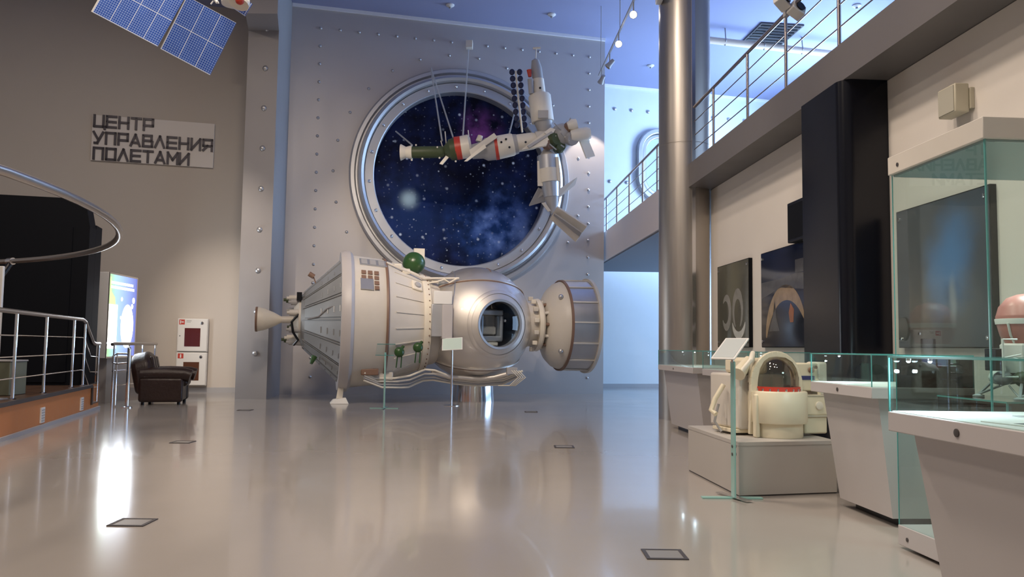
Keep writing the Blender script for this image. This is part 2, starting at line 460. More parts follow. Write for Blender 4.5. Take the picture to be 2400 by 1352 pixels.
nz2 = node('ShaderNodeTexNoise'); nz2.inputs['Scale'].default_value = 2.2; nz2.inputs['Detail'].default_value = 8
L(flat.outputs[0], nz2.inputs['Vector'])
def mix(a, b, f, mode='MIX'):
    n = node('ShaderNodeMix', data_type='RGBA', blend_type=mode)
    for s_, v in ((6, a), (7, b), (0, f)):
        if isinstance(v, tuple): n.inputs[s_].default_value = (*v, 1)
        elif isinstance(v, (int, float)): n.inputs[s_].default_value = v
        else: L(v, n.inputs[s_])
    return n.outputs[2]
ramp = node('ShaderNodeMapRange'); ramp.inputs[1].default_value = .38; ramp.inputs[2].default_value = .68; L(nz2.outputs['Fac'], ramp.inputs[0])
col = mix((.004, .005, .015), (.012, .02, .08), ramp.outputs[0])
col = mix(col, (.02, .06, .22), mathn('MULTIPLY', blob(-1.2, -.9, 1.5), .5))
col = mix(col, (.03, .11, .40), mathn('MULTIPLY', blob(.85, -1.05, 1.5), mathn('MULTIPLY_ADD', ramp.outputs[0], .6, .35)))
col = mix(col, (.24, .36, .74), mathn('MULTIPLY', mathn('MULTIPLY', blob(1.05, -1.0, 1.15), mathn('POWER', ramp.outputs[0], 1.5)), 1.2))
col = mix(col, (.34, .08, .32), mathn('MULTIPLY', blob(.42, 1.3, .75), mathn('MULTIPLY', ramp.outputs[0], .9)))
col = mix(col, (.002, .002, .008), mathn('MULTIPLY', blob(.35, .0, 1.1), .9))
d0 = node('ShaderNodeVectorMath', operation='DISTANCE'); L(flat.outputs[0], d0.inputs[0]); d0.inputs[1].default_value = (-1.27, 0, -.55)
g0 = node('ShaderNodeMapRange', interpolation_type='SMOOTHERSTEP'); g0.inputs[1].default_value = .42; g0.inputs[2].default_value = 0; L(d0.outputs['Value'], g0.inputs[0])
col = mix(col, (.40, .55, .62), mathn('POWER', g0.outputs[0], 1.8))
sxz = node('ShaderNodeSeparateXYZ'); L(flat.outputs[0], sxz.inputs[0]); xz = node('ShaderNodeCombineXYZ'); L(sxz.outputs[0], xz.inputs[0]); L(sxz.outputs[2], xz.inputs[1])
for sc_, th, br, pw_ in ((1.5, .045, 1.0, 1.2), (3.6, .065, .8, 4.0), (6.5, .08, .35, 3.5)):
    vo = node('ShaderNodeTexVoronoi', feature='F1', voronoi_dimensions='2D'); vo.inputs['Scale'].default_value = sc_; vo.inputs['Randomness'].default_value = 1
    L(xz.outputs[0], vo.inputs['Vector'])
    wn = node('ShaderNodeSeparateColor'); L(vo.outputs['Color'], wn.inputs[0])
    st = node('ShaderNodeMapRange', interpolation_type='SMOOTHSTEP'); st.inputs[1].default_value = th*1.6; st.inputs[2].default_value = th*.2; L(vo.outputs['Distance'], st.inputs[0])
    sel = mathn('MULTIPLY', st.outputs[0], mathn('POWER', wn.outputs[0], pw_))
    col = mix(col, (.75, .85, .95), mathn('MULTIPLY', sel, br))
L(col, bsdf.inputs['Base Color'])
pic = MB().lathe([(0, 2.19), (0, 1.4), (0, .7), (0, 0)], (0, 0, 0), (0, -1, 0), 96).build('star_picture', ms, port)
pic.location = (0, .14, PC[1])

# oval porthole on the far wall
ov = thing('oval_porthole', 'tall oval pale steel porthole on the far upper wall beside the pillar', 'porthole', FW+U*2.55, A_W)
def stadium(w, h, n=14):
    r = w/2; p = []
    for i in range(n+1): p.append((r*cos(pi*i/n), h/2-r+r*sin(pi*i/n)))
    for i in range(n+1): p.append((r*cos(pi+pi*i/n), -h/2+r+r*sin(pi+pi*i/n)))
    return p
def oval_ring(w, h, t, d0, d1):
    mb = MB(); a, b = stadium(w, h), stadium(w-2*t, h-2*t); n = len(a)
    rings = [[mb.bm.verts.new((x, y, 6.78+z)) for x, z in q] for q, y in ((a, d0), (a, d1), (b, d1), (b, d0))]
    for A, B in zip(rings, rings[1:]+rings[:1]):
        for i in range(n): mb.bm.faces.new((A[i], A[(i+1) % n], B[(i+1) % n], B[i]))
    return mb
oval_ring(1.5, 2.3, .17, -.001, -.16).build('outer_frame', M_alu, ov, bevel=.03)
oval_ring(1.14, 1.94, .13, -.001, -.10).build('inner_frame', M_alu, ov, bevel=.03)
mb = MB(); v = [mb.bm.verts.new((x, -.02, 6.78+z)) for x, z in stadium(.9, 1.7)]; mb.bm.faces.new(v)
mb.build('pane', mat('frosted_pane', (.55, .65, .75), .2), ov)

# ------------------------------------------------------------------ STEEL COLUMN, BLACK COLUMN
colm = thing('column', 'tall round brushed steel column holding the gallery edge', 'column', (2.895, 13.55, 0))
MB().lathe([(0, .43), (4.55, .43), (4.555, .424), (4.565, .424), (4.57, .43), (CEIL-.003, .43)], n=64).build('shaft', M_brushed, colm)
MB().box(.424, .436, -.03, .03, .0, 9.1).build('seam', M_steel, colm).rotation_euler = (0, 0, radians(-82))
cm = thing('security_camera', 'small white security camera on the left side of the steel column', 'camera', (2.43, 13.3, 7.05))
MB().cbox((0, 0, 0), (.10, .30, .10)).build('housing', M_white, cm, bevel=.015)
MB().cyl((.06, .1, 0), (.13, .18, .0), .03).build('bracket', M_grey, cm)
MB().cyl((0, -.15, 0), (0, -.17, 0), .035).build('lens', M_black, cm)

X0, Y0 = rl(3.66, 7.72)
bc = thing('black_column', 'wide glossy black column with rounded corner against the cream right wall', 'column', (X0, Y0, 0), A_R)
prof = [(0.0+.10*(1-cos(a)), .10*(1-sin(a))) for a in [pi/2*i/8 for i in range(9)]]
# front face along local y, rounded near corner
poly = [(.10*(1-cos(t)), .10*(1-sin(t))) for t in [pi/2*i/8 for i in range(9)]]
poly = [(0, .92)]+poly[0:0]+[(0, .13)]+[(.13-.13*cos(t), .13-.13*sin(t)) for t in [pi/2*i/8 for i in range(1, 9)]]+[(.465, 0), (.465, .92)]
MB().prism(poly, 0, 3.797).build('shaft', M_bcol, bc, smooth=30)

# ------------------------------------------------------------------ GALLERY RAILINGS
def gallery_rail(name, label, ya, yb, posts, zb):
    t = thing(name, label, 'railing', (*rl(3.76, ya), zb), A_R)
    L_ = (yb-ya)/cos(A_R)
    MB().tube([(0, 0, .92), (0, L_, .92)], .025, 12).build('handrail', M_rail, t)
    for z in (.22, .45, .68):
        MB().tube([(0, 0, z), (0, L_, z)], .008, 8).build('bar', M_rail, t)
    p0 = None
    for y in posts:
        if p0 is None:
            p0 = MB().cyl((0, 0, 0), (0, 0, .9), .02, n=12).build('post', M_rail, t); c = p0
        else: c = copy_part(p0, t)
        c.location = (0, (y-ya)/cos(A_R), 0)
    return t
gallery_rail('gallery_railing', 'steel gallery railing above the pictures, right of the steel column', 2.0, 13.0, [12.0, 10.55, 9.28, 7.95, 6.6, 5.2, 3.8, 2.4], 4.18)
gallery_rail('gallery_railing', 'steel gallery railing between the riveted wall and the steel column', 14.1, 21.3, [20.95, 19.55, 18.1, 16.75, 15.5, 14.3], 4.16)
# square twin spotlight clipped to the railing
p = at(1840, 22, 9.1)
tw = thing('twin_spotlight', 'square twin spotlight clipped to the gallery handrail', 'lamp', p, A_R)
for k, (dx, dz, rz) in enumerate(((-.08, .045, .5), (.09, -.05, .2))):
    h = MB().cbox((0, 0, 0), (.17, .12, .15)).build('lamp_head', M_cellw, tw, bevel=.008)
    h.location = (dx, -.1+.0*k, dz); h.rotation_euler = (radians(-25), radians(28), rz)
    MB().lathe([(0, 0), (0, .055), (.02, .06), (.02, 0)], (0, -.06, 0), (0, -1, 0), 20).build('lens', M_black, h)
MB().cbox((.02, 0, -.02), (.05, .10, .12)).build('clamp', M_grey, tw)

# ------------------------------------------------------------------ CEILING FITTINGS
sp0 = None
for i, (x, y, lab) in enumerate(((1293, 38, 'small round white ceiling sensor above the middle of the riveted wall'), (1055, 16, 'small round white ceiling sensor at the top centre of the picture'), (1525, 157, 'small round white ceiling sensor just left of the steel column'), (2008, 17, 'small round ceiling sensor seen over the gallery railing'))):
    g = gz(x, y, CEIL-.05)
    t = thing('ceiling_sensor', lab, 'sensor', (g.x, g.y, CEIL-.001), 0, 'ceiling sensors')
    MB().lathe([(0, .10), (-.02, .10), (-.05, .06), (-.06, 0)], n=20).build('cap', M_white, t)
    MB().lathe([(-.045, .03), (-.09, .025), (-.10, 0)], n=12).build('tip', M_grey, t)
pa, pb = gz(1655, 93, 8.85), gz(2010, 133, 8.85)
pp = thing('ceiling_pipe', 'beige ceiling pipe running across the gallery ceiling', 'pipe', (pa+pb)/2)
MB().cyl(pa, pb, .085, n=20).build('pipe', M_pipe, pp, world=True)
for k in range(4):
    q = pa.lerp(pb, .12+.25*k)
    MB().tube([q+Vector((0, 0, -.1)), q+Vector((.0, -.1, 0)), q+Vector((0, -.05, .1)), (q.x, q.y, CEIL-.002)], .015, 8).build('hanger', M_grey, pp, world=True)
qv = [gz(1752, 93, CEIL-.03), gz(1836, 99, CEIL-.03), gz(1842, 78, CEIL-.03), gz(1790, 65, CEIL-.03)]
gv = thing('ceiling_grille', 'dark square ventilation grille in the gallery ceiling', 'vent', (sum((q.x for q in qv))/4, sum((q.y for q in qv))/4, CEIL-.04), .1)
MB().box(-.55, .55, -.75, .75, 0, .037).build('frame', M_grate, gv)
for k in range(8): MB().box(-.5, .5, -.68+.18*k, -.60+.18*k, -.015, 0).build('slat', M_black, gv)

# ------------------------------------------------------------------ TRACK WITH SPOTS
trk = thing('lamp_track', 'thin ceiling hung lamp track in front of the riveted wall', 'lamp track', (2.1, 16, 7.55))
MB().bar((2.26, 13.3, 7.62), (2.0, 18.9, 7.62), .035, .035).build('rail', M_grey, trk, world=True)
for y in (13.6, 16.1, 18.6):
    x = 2.26-.26*(y-13.3)/5.6
    MB().cyl((x, y, 7.62), (x, y, CEIL), .008, n=6).build('rod', M_grey, trk, world=True)
def spot_head(loc, target, lit, label):
    t = thing('track_spotlight', label, 'lamp', loc)
    d = (Vector(target)-Vector(loc)).normalized()
    MB().lathe([(-.12, 0), (-.12, .045), (0, .055), (.08, .075), (.08, .065), (.03, .05), (.03, 0)], (0, 0, 0), d, 20).build('lamp_head', M_grey, t)
    MB().cyl((0, 0, .0), (0, 0, .25), .012, n=8).build('stem', M_grey, t)
    MB().lathe([(.032, 0), (.032, .048), (.06, .04), (.075, 0)], (0, 0, 0), d, 16).build('bulb', M_lampw if lit else M_white, t)
    return t
spot_head((2.2, 14.72, 7.37), (.3, 6, 3.0), True, 'lit track spotlight, the upper and nearer glaring one left of the column')
spot_head((2.12, 16.2, 7.37), (.3, 6, 3.0), True, 'lit track spotlight, the lower glaring one left of the column')
spot_head((2.08, 17.4, 7.37), (0, 17.4, 5), False, 'unlit track spotlight below the two glaring ones')
spot_head((2.02, 18.45, 7.37), (1.4, 20, 6), False, 'unlit track spotlight, last on the track near the right edge of the riveted wall')

# ------------------------------------------------------------------ SIGN
sg = thing('wall_sign', 'large pale wall sign with dark raised Cyrillic letters, three lines', 'sign', WL+U*(-2.68), A_W)
MB().box(0, 2.64, -.06, -.002, 5.27, 6.33).build('board', M_letteredge, sg, bevel=.006)
GL = {
 'Ц': [[(0, 1), (0, 0), (1, 0), (1, 1)], [(1, 0), (1.16, 0), (1.16, -.18)]], 'Е': [[(1, 1), (0, 1), (0, 0), (1, 0)], [(0, .5), (.95, .5)]],
 'Н': [[(0, 1), (0, 0)], [(1, 1), (1, 0)], [(0, .5), (1, .5)]], 'Т': [[(0, 1), (1, 1)], [(.5, 1), (.5, 0)]],
 'Р': [[(0, 0), (0, 1), (1, 1), (1, .40), (0, .40)]], 'У': [[(0, 1), (.5, .33)], [(1.02, 1), (.42, 0), (.15, 0)]],
 'П': [[(0, 0), (0, 1), (1, 1), (1, 0)]], 'А': [[(0, 0), (.5, 1), (1, 0)], [(.22, .26), (.78, .26)]],
 'В': [[(0, 0), (0, 1), (.92, 1), (.92, .53), (0, .53)], [(.92, .53), (1, .47), (1, 0), (0, 0)]], 'Л': [[(0, 0), (.5, 1), (1, 0)]],
 'И': [[(0, 1), (0, 0), (1, 1), (1, 0)]], 'Я': [[(1, 0), (1, 1), (0, 1), (0, .42), (1, .42)], [(.5, .42), (0, 0)]],
 'О': [[(0, 0), (0, 1), (1, 1), (1, 0), (0, 0)]], 'М': [[(0, 0), (0, 1), (.5, .35), (1, 1), (1, 0)]]}
for row, (txt, x0, zb) in enumerate((('ЦЕНТР', .05, 6.06), ('УПРАВЛЕНИЯ', .05, 5.675), ('ПОЛЕТАМИ', .07, 5.31))):
    for i, ch in enumerate(txt):
        mb = MB(); cw, chh, th = .19, .25, .050
        if ch == 'М': cw = .21
        for pl in GL[ch]:
            for (ax, az), (bx, bz) in zip(pl, pl[1:]):
                a_ = Vector((ax*cw, -.08, az*chh)); b_ = Vector((bx*cw, -.08, bz*chh)); d_ = (b_-a_).normalized()*th*.5
                if abs(a_.x-b_.x) < 1e-4 or abs(a_.z-b_.z) < 1e-4:
                    mb.box(min(a_.x, b_.x)-th/2, max(a_.x, b_.x)+th/2, -.095, -.065, min(a_.z, b_.z)-th/2, max(a_.z, b_.z)+th/2)
                else: mb.bar(a_-d_, b_+d_, .03, th, up=(0, 0, 1))
        o = mb.build('letter', M_letter, sg, smooth=0)
        o.location = (x0+.262*i, 0, zb)

# ------------------------------------------------------------------ FIRE CABINETS
def fire_cab(label, z0, win, icon):
    t = thing('fire_cabinet', label, 'cabinet', WL+U*(-.32)+Vector((0, 0, z0)), A_W, 'white fire cabinets')
    MB().box(-.33, .33, -.20, -.03, 0, .76).build('body', M_white, t, bevel=.008)
    d = MB().box(-.315, .315, -.222, -.2005, .015, .745).build('door', M_white, t, bevel=.006)
    MB().box(-.17, .17, -.228, -.2215, .12, .54).build('window', win, d)
    MB().lathe([(0, .0), (0, .035), (.012, .035), (.016, 0)], (.2, -.222, .66), (0, -1, 0), 20).build('lock', M_steel, d)
    MB().cbox((.2, -.241, .66), (.012, .008, .05)).build('key_slot', M_black, d)
    st = MB().box(-.295, -.175, -.2245, -.2215, .62, .735).build('sticker', M_red, d)
    if icon == 'hose':
        MB().box(-.275, -.255, -.2265, -.2243, .64, .715).box(-.245, -.195, -.2265, -.2243, .665, .69).build('pictogram', M_white, st)
        MB().box(-.14, -.03, -.2235, -.2215, .70, .715).box(-.14, -.05, -.2235, -.2215, .67, .682).build('lettering', M_grey, d)
    else:
        MB().box(-.25, -.22, -.2265, -.2243, .635, .70).box(-.245, -.225, -.2265, -.2243, .70, .72).build('pictogram', M_white, st)
    MB().cbox((-.27, -.224, .36), (.02, .006, .02)).build('latch', M_black, d)
    MB().box(-.15, .15, -.03, -.002, .1, .65).build('wall_mount', M_grey, t)
fire_cab('upper white fire cabinet with smoked red window', .945, M_maroon, 'hose')
fire_cab('lower white fire cabinet with brown window behind the armchair', .17, M_brownglass, 'ext')

# ------------------------------------------------------------------ PLATFORM, BOOTH, KIOSK
E0 = Vector((-5.793, 9.317, 0)); ED = Vector((-.261, .965, 0)).normalized()
def edge(y): return E0+ED*((y-9.317)/ED.y)
plat = thing('platform', 'low stage platform with orange front along the left side of the hall', 'platform', E0)
ya, yb = -1.0, 13.45
a, b = edge(ya), edge(yb)
el = Vector((-ED.y, ED.x, 0))
pol = [(a.x, a.y), (b.x, b.y), (b.x-.18, b.y-.05), (b.x-.48, b.y+1.2), (-8.3, 14.7), (-9.2, 18.1), (-15.9, 16.4), (-15.9, ya)]
MB().prism([(x, y) for x, y in pol], 0, .40).build('base', M_orange, plat, world=True, smooth=0)
MB().prism([(x, y) for x, y in pol], .401, .43).build('deck', M_deck, plat, world=True, smooth=0)
MB().bar(edge(ya)+Vector((.012, 0, .415)), edge(yb)+Vector((.012, 0, .415)), .03, .05).build('edge_trim', M_grate, plat, world=True)
MB().bar(edge(ya)+Vector((.02, 0, .025)), edge(14.0)+Vector((.02, 0, .025)), .03, .05).build('skirting', M_skirt, plat, world=True)
MB().bar(edge(yb)+Vector((.012, 0, .42)), edge(yb)+Vector((.012, 0, .11)), .03, .04).build('step_trim', M_grate, plat, world=True)
s0, s1 = edge(yb+.005), edge(14.0)
MB().prism([(s0.x, s0.y), (s1.x, s1.y), (s1.x-1.0, s1.y-.25), (s0.x-1.0, s0.y-.25)], .002, .11).build('step', M_orange, plat, world=True, smooth=0)
MB().prism([(s0.x, s0.y), (s1.x, s1.y), (s1.x-1.0, s1.y-.25), (s0.x-1.0, s0.y-.25)], .111, .13).build('step_tread', M_deck, plat, world=True, smooth=0)
for y in (10.82, 12.84):
    q = edge(y)
    v = MB().box(-.006, .012, -.085, .085, .07, .27).build('vent', M_white, plat)
    v.location = q-E0+Vector((.008, 0, 0)); v.rotation_euler = (0, 0, atan2(-ED.x, ED.y))
    for k in range(5): MB().box(.012, .016, -.065, .065, .09+.035*k, .105+.035*k).build('slat', M_grey, v)

bo = thing('black_booth', 'big black booth standing on the stage behind the railing', 'booth', (-7.02, 13.36, .43), A_W)
m = Matrix.Rotation(pi/2, 4, 'X')
MB().prism([(-7.6, 0), (0, 0), (0, 2.62), (-.06, 2.92), (-.30, 3.08), (-7.6, 3.08)], -.42, -.0, m)  .build('shell', M_blackm, bo, smooth=0)
w_ = MB().box(-1.4, 0, 0, .40, 0, 2.70).build('side_wing', M_blackm, bo); w_.location = (0, .425, 0)
MB().box(-7.4, -.25, -.02, 0, .05, 2.6).build('front_screen', M_blackm, bo)
# kiosk light box
k0, k1 = Vector((-7.58, 15.2, 0)), Vector((-7.67, 16.55, 0))
ka = atan2((k1-k0).x, (k1-k0).y)
kk = thing('light_box', 'tall lit information light box with blue and green poster beside the booth', 'light box', k0, -ka)
KW, KZ0, KZ1 = 1.353, .84, 2.46
MB().box(-.20, 0, 0, KW, KZ0, KZ1).build('case', M_white, kk, bevel=.008)
MB().box(-.18, -.05, .2, KW-.2, 0, KZ0).build('pedestal', M_grey, kk)
MB().box(0, .012, 0, .03, KZ0, KZ1).box(0, .012, KW-.03, KW, KZ0, KZ1).box(0, .012, .03, KW-.03, KZ0, KZ0+.03).box(0, .012, .03, KW-.03, KZ1-.03, KZ1).build('frame', M_steel, kk)
mk = bpy.data.materials.new('backlit_poster'); mk.use_nodes = True
n_ = mk.node_tree.nodes; l_ = mk.node_tree.links
tcx = n_.new('ShaderNodeTexCoord'); sx = n_.new('ShaderNodeSeparateXYZ'); l_.new(tcx.outputs['Object'], sx.inputs[0])
r1 = n_.new('ShaderNodeValToRGB'); mr = n_.new('ShaderNodeMapRange'); mr.inputs[1].default_value = 0; mr.inputs[2].default_value = KW
l_.new(sx.outputs['Y'], mr.inputs[0]); l_.new(mr.outputs[0], r1.inputs[0])
r1.color_ramp.elements[0].color = (.30, .55, .22, 1); r1.color_ramp.elements[1].color = (.10, .12, .40, 1)
e = r1.color_ramp.elements.new(.35); e.color = (.28, .42, .62, 1)
bk = n_['Principled BSDF']; bk.inputs['Roughness'].default_value = .2
l_.new(r1.outputs[0], bk.inputs['Base Color']); l_.new(r1.outputs[0], bk.inputs['Emission Color']); bk.inputs['Emission Strength'].default_value = 1.5
M_kwhite = mat('backlit_white', (.9, .9, .9), .3, emit=(1, 1, .97), estr=3.0)
M_kgreen = mat('backlit_green', (.3, .6, .2), .3, emit=(.35, .72, .20), estr=2.2)
sc_ = MB().box(0, .004, .03, KW-.03, KZ0+.03, KZ1-.03).build('screen', mk, kk)
mb = MB()
for r_ in range(2):
    y = .10
    while y < 1.2-(0 if r_ else .05):
        w = random.uniform(.03, .09); mb.box(.004, .006, y, y+w, 2.25-.085*r_, 2.30-.085*r_); y += w+.022
mb.build('caption', M_kwhite, sc_)
MB().box(.004, .006, .05, .44, 1.02, 1.86).build('text_block', M_kwhite, sc_)
MB().prism([(.04, 1.86), (.04, 2.38), (.10, 2.38), (.14, 2.1), (.30, 2.0), (.34, 1.86)], .0041, .0055, Matrix(((0, 0, 1, 0), (1, 0, 0, 0), (0, 1, 0, 0), (0, 0, 0, 1)))).build('green_leaf', M_kgreen, sc_)
MB().lathe([(0, 0), (.0015, .001), (.002, .30), (0, .302)], (.005, 0, 0), (1, 0, 0), 36).build('globe', M_kwhite, sc_)
gl = [c for c in bpy.data.objects if c.parent == sc_ and c.name.startswith('globe')][0]; gl.location = (0, .92, 1.46); gl.scale = (1, 1, 1.42)
for (y, z, s_) in ((.62, 1.98, .04), (1.19, 1.98, .06), (1.13, 1.86, .05), (.6, 1.62, .03)):
    MB().lathe([(0, 0), (.001, s_), (0, s_)], (.0055, y, z), (1, 0, 0), 16).build('small_emblem', M_kwhite, sc_)

kl = bpy.data.lights.new('light_box_glow', 'AREA'); kl.energy = 38; kl.color = (.85, .92, 1); kl.shape = 'RECTANGLE'; kl.size = 1.4; kl.size_y = 1.25
ko = bpy.data.objects.new('light_box_glow', kl); COL.objects.link(ko); ko.location = k0.lerp(k1, .5)+Vector((.03, 0, 1.65)); aim(ko, ko.location+Vector((1, .07, 0)))
# stage railing
rt = thing('stage_railing', 'steel railing with three bars along the stage edge', 'railing', edge(9))
hp = [edge(1.0)+Vector((0, 0, 1.50)), edge(13.1)+Vector((0, 0, 1.50)), edge(13.3)+Vector((0, 0, 1.46)), edge(13.85)+Vector((0, 0, 1.14)), edge(14.0)+Vector((0, 0, 1.11)), edge(14.35)+Vector((0, 0, 1.11))]
OFF = Vector((-.10, -.02, 0))
MB().tube([p+OFF for p in hp], .03, 12).build('handrail', M_tube, rt, world=True)
for dz in (.26, .52, .78):
    MB().tube([edge(1.0)+OFF+Vector((0, 0, .43+dz)), edge(13.15)+OFF+Vector((0, 0, .43+dz)), edge(13.32)+OFF+Vector((0, 0, .41+dz)), edge(13.75)+OFF+Vector((0, 0, .12+dz)), edge(14.25)+OFF+Vector((0, 0, .10+dz))], .009, 8).build('bar', M_steel, rt, world=True)
for y, zb, zt in ((2.6, .43, 1.48), (4.4, .43, 1.48), (6.2, .43, 1.48), (8.2, .43, 1.48), (9.97, .43, 1.48), (11.2, .43, 1.48), (12.62, .43, 1.48), (13.3, .43, 1.43), (14.3, 0, 1.09)):
    q = edge(y)+OFF
    p_ = MB().cyl(q+Vector((0, 0, zb)), q+Vector((0, 0, zt)), .02, n=12).build('post', M_chrome, rt, world=True)
    MB().lathe([(0, .045), (.012, .045), (.02, .025), (.02, 0)], q+Vector((0, 0, zb+.001)), n=16).build('foot_plate', M_chrome, p_, world=False).data.transform(XF[rt.name].inverted())
r2 = thing('stage_railing', 'short steel railing in front of the lit light box', 'railing', (-7.2, 14.7, 0))
A_, B_ = Vector((-7.2, 14.72, 0)), Vector((-7.42, 17.0, 0))
MB().tube([A_+Vector((0, -.05, 1.10)), A_+Vector((0, 0, 1.115)), B_+Vector((0, 0, 1.115))], .03, 12).build('handrail', M_tube, r2, world=True)
for f in (.02, .33, .66, .97):
    q = A_.lerp(B_, f); MB().cyl(q, q+Vector((0, 0, 1.1)), .018, n=12).build('post', M_chrome, r2, world=True)
for z in (.35, .62, .88): MB().tube([A_+Vector((0, 0, z)), B_+Vector((0, 0, z))], .009, 8).build('bar', M_steel, r2, world=True)
r3 = thing('rail_post', 'chrome end post with looped side rail left of the armchair', 'railing', (-6.74, 14.36, 0))
MB().cyl((0, 0, 0), (0, 0, 1.02), .032, n=16).build('post', M_chrome, r3)
MB().lathe([(0, .09), (.015, .09), (.03, .045), (.03, 0)], n=20).build('foot_plate', M_chrome, r3)
MB().sphere((0, 0, 1.03), .034, 14).build('cap', M_chrome, r3)
MB().tube([(0, 0, .94), (-.2, -.02, .94), (-.27, -.03, .90), (-.27, -.03, .78), (-.2, -.02, .76), (0, 0, .78)], .014, 8).build('loop', M_chrome, r3)
MB().cyl((-.2, -.02, 0), (-.2, -.02, .95), .012, n=8).build('side_post', M_chrome, r3)

# big ring
rg = thing('ring_rail', 'large horizontal steel ring tube above the stage at the left edge', 'ring', (-9.187, 4.758, .43))
RR, RZ = 6.168, 2.15-.43
MB().tube([(RR*cos(2*pi*i/120), RR*sin(2*pi*i/120), RZ) for i in range(120)], .031, 12, closed=True).build('ring_tube', M_tube, rg)
for a in (62.8, 182.8, 302.8):
    c_, s_ = cos(radians(a)), sin(radians(a))
    st = MB().cyl((RR*c_, RR*s_, RZ-.02), ((RR-1.05)*c_-.0, (RR-1.05)*s_-.0, 0), .035, n=12).build('strut', M_black, rg)
    MB().lathe([(-.05, .03), (-.05, .045), (.05, .045), (.05, .03)], (RR*c_, RR*s_, RZ), (-s_, c_, 0), 16).build('collar', M_steel, rg)
wb = thing('white_post', 'narrow white upright board on the stage at the left picture edge', 'board', at(-6, 700, 9.85).xy.to_3d()+Vector((0, 0, .43)))
MB().box(-.06, .06, -.02, .02, .0205, 1.62).build('board', M_white, wb, bevel=.005)
MB().box(-.12, .12, -.12, .12, 0.001, .02).build('foot', M_grey, wb)

sb = thing('stage_box', 'low grey green box on the stage behind the railing at the left edge', 'box', (-6.98, 10.75, .431), .1)
MB().box(-.45, .45, -.2, .25, 0, .44).build('body', mat('grey_green_paint', (.16, .17, .12), .5), sb, bevel=.01)
MB().box(-.46, .46, -.21, .26, .4405, .46).build('lid', M_grey, sb, bevel=.004)

# ------------------------------------------------------------------ ARMCHAIR
ac = thing('armchair', 'bulky dark brown leather armchair at the end of the stage railing', 'armchair', (-6.53, 15.5, 0), radians(15))
def soft(mb, name, bev, sub=0, mt=None): return mb.build(name, mt or M_leather, ac, bevel=bev, segs=4, smooth=60)
soft(MB().box(-.40, .32, -.44, .44, .06, .36), 'base', .04)
soft(MB().box(-.25, .40, -.27, .27, .33, .52), 'seat_cushion', .07)
for s_ in (-1, 1):
    y0, y1 = (.28*s_, .50*s_) if s_ > 0 else (-.50, -.28)
    soft(MB().box(-.42, .34, y0, y1, .05, .50), 'arm_panel', .05)
    mb = MB(); mb.tube([(-.40, .39*s_, .56), (.0, .39*s_, .57), (.36, .39*s_, .56), (.46, .39*s_, .53)], .125, 14)
    soft(mb, 'armrest', .0)
m_b = Matrix.Rotation(radians(-12), 4, 'Y'); m_b.translation = (-.32, 0, .3)
mb = MB(); pr = []
for i in range(15):
    a = pi*i/14; pr.append((.47*cos(a), .34+.33*sin(a)**.8))
pr = [(.47, -.1)]+pr+[(-.47, -.1)]
mm = m_b @ Matrix(((0, 0, 1, 0), (1, 0, 0, 0), (0, 1, 0, 0), (0, 0, 0, 1)))
soft(mb.prism(pr, -.18, .18, mm), 'backrest', .10)
for k in (-.22, 0, .22):
    soft(MB().box(.15, .215, k-.10, k+.10, .08, .56, m_b), 'back_cushion', .05)
for x in (-.35, .27):
    for y in (-.4, .4): MB().cyl((x, y, 0), (x, y, .07), .03, n=10).build('foot', M_black, ac)

# ------------------------------------------------------------------ FLOOR GRATES
g0 = None
for i, (x, y, r_, lab) in enumerate(((-2.40, 5.27, 0, 'dark square floor hatch in the left foreground of the floor'), (.874, 4.64, 0, 'pale centred square floor hatch in the right foreground, before the glass stand'),
      (-3.79, 9.50, 0, 'dark floor hatch in front of the stage railing and armchair'), (.63, 9.54, 0, 'small dark floor hatch in the middle of the floor left of the plinth'),
      (-4.59, 14.15, 0, 'thin far floor hatch in front of the grey pilaster'), (.37, 14.6, 0, 'thin far floor hatch in front of the drum end of the spacecraft'))):
    if g0 is None:
        t = g0 = thing('floor_hatch', lab, 'floor hatch', (x, y, 0), r_, 'floor hatches')
        MB().box(-.115, .115, -.11, -.088, .0005, .006).box(-.115, .115, .088, .11, .0005, .006).box(-.115, -.093, -.088, .088, .0005, .006).box(.093, .115, -.088, .088, .0005, .006).build('frame', M_grate, t)
        MB().box(-.093, .093, -.088, .088, .0005, .004).build('cover', M_gratein, t)
    else: t = dup(g0, (x, y, 0), r_, lab)

# ------------------------------------------------------------------ SPACECRAFT
SC = Vector((-.77, 17.2, 0)); ZC = 1.635; RS = 1.195
craft = thing('spacecraft', 'full size spacecraft with silver ball cabin and cream cone on the floor', 'spacecraft', SC, A_W)
HA = Vector((.43, -.88, -.0)).normalized()
rotl = Matrix.Rotation(-A_W, 3, 'Z')
vd = (rotl @ Vector((-.045, 1, .035))).normalized()      # view direction in craft frame
side = (rotl @ Vector((1, .05, 0))).normalized()
HA = (-vd*cos(radians(27.5))+side*sin(radians(27.5))).normalized()
a0 = math.asin(.507/RS)
prof = [(RS*cos(a0+(pi-a0)*i/40), RS*sin(a0+(pi-a0)*i/40)) for i in range(41)]; prof[-1] = (-RS, 0)
ball = MB().lathe(prof, (0, 0, ZC), HA, 72).build('ball_cabin', M_sphere, craft, smooth=60)
prof2 = [(RS*cos(a0)-.001, RS*sin(a0)), (RS*cos(a0)+.015, RS*sin(a0)-.005), (RS*cos(a0)+.01, RS*sin(a0)-.05), (RS*cos(a0)-.12, RS*sin(a0)-.06), (RS*cos(a0)-.12, RS*sin(a0))]
MB().lathe(prof2, (0, 0, ZC), HA, 64).build('hatch_rim', M_alu, craft)
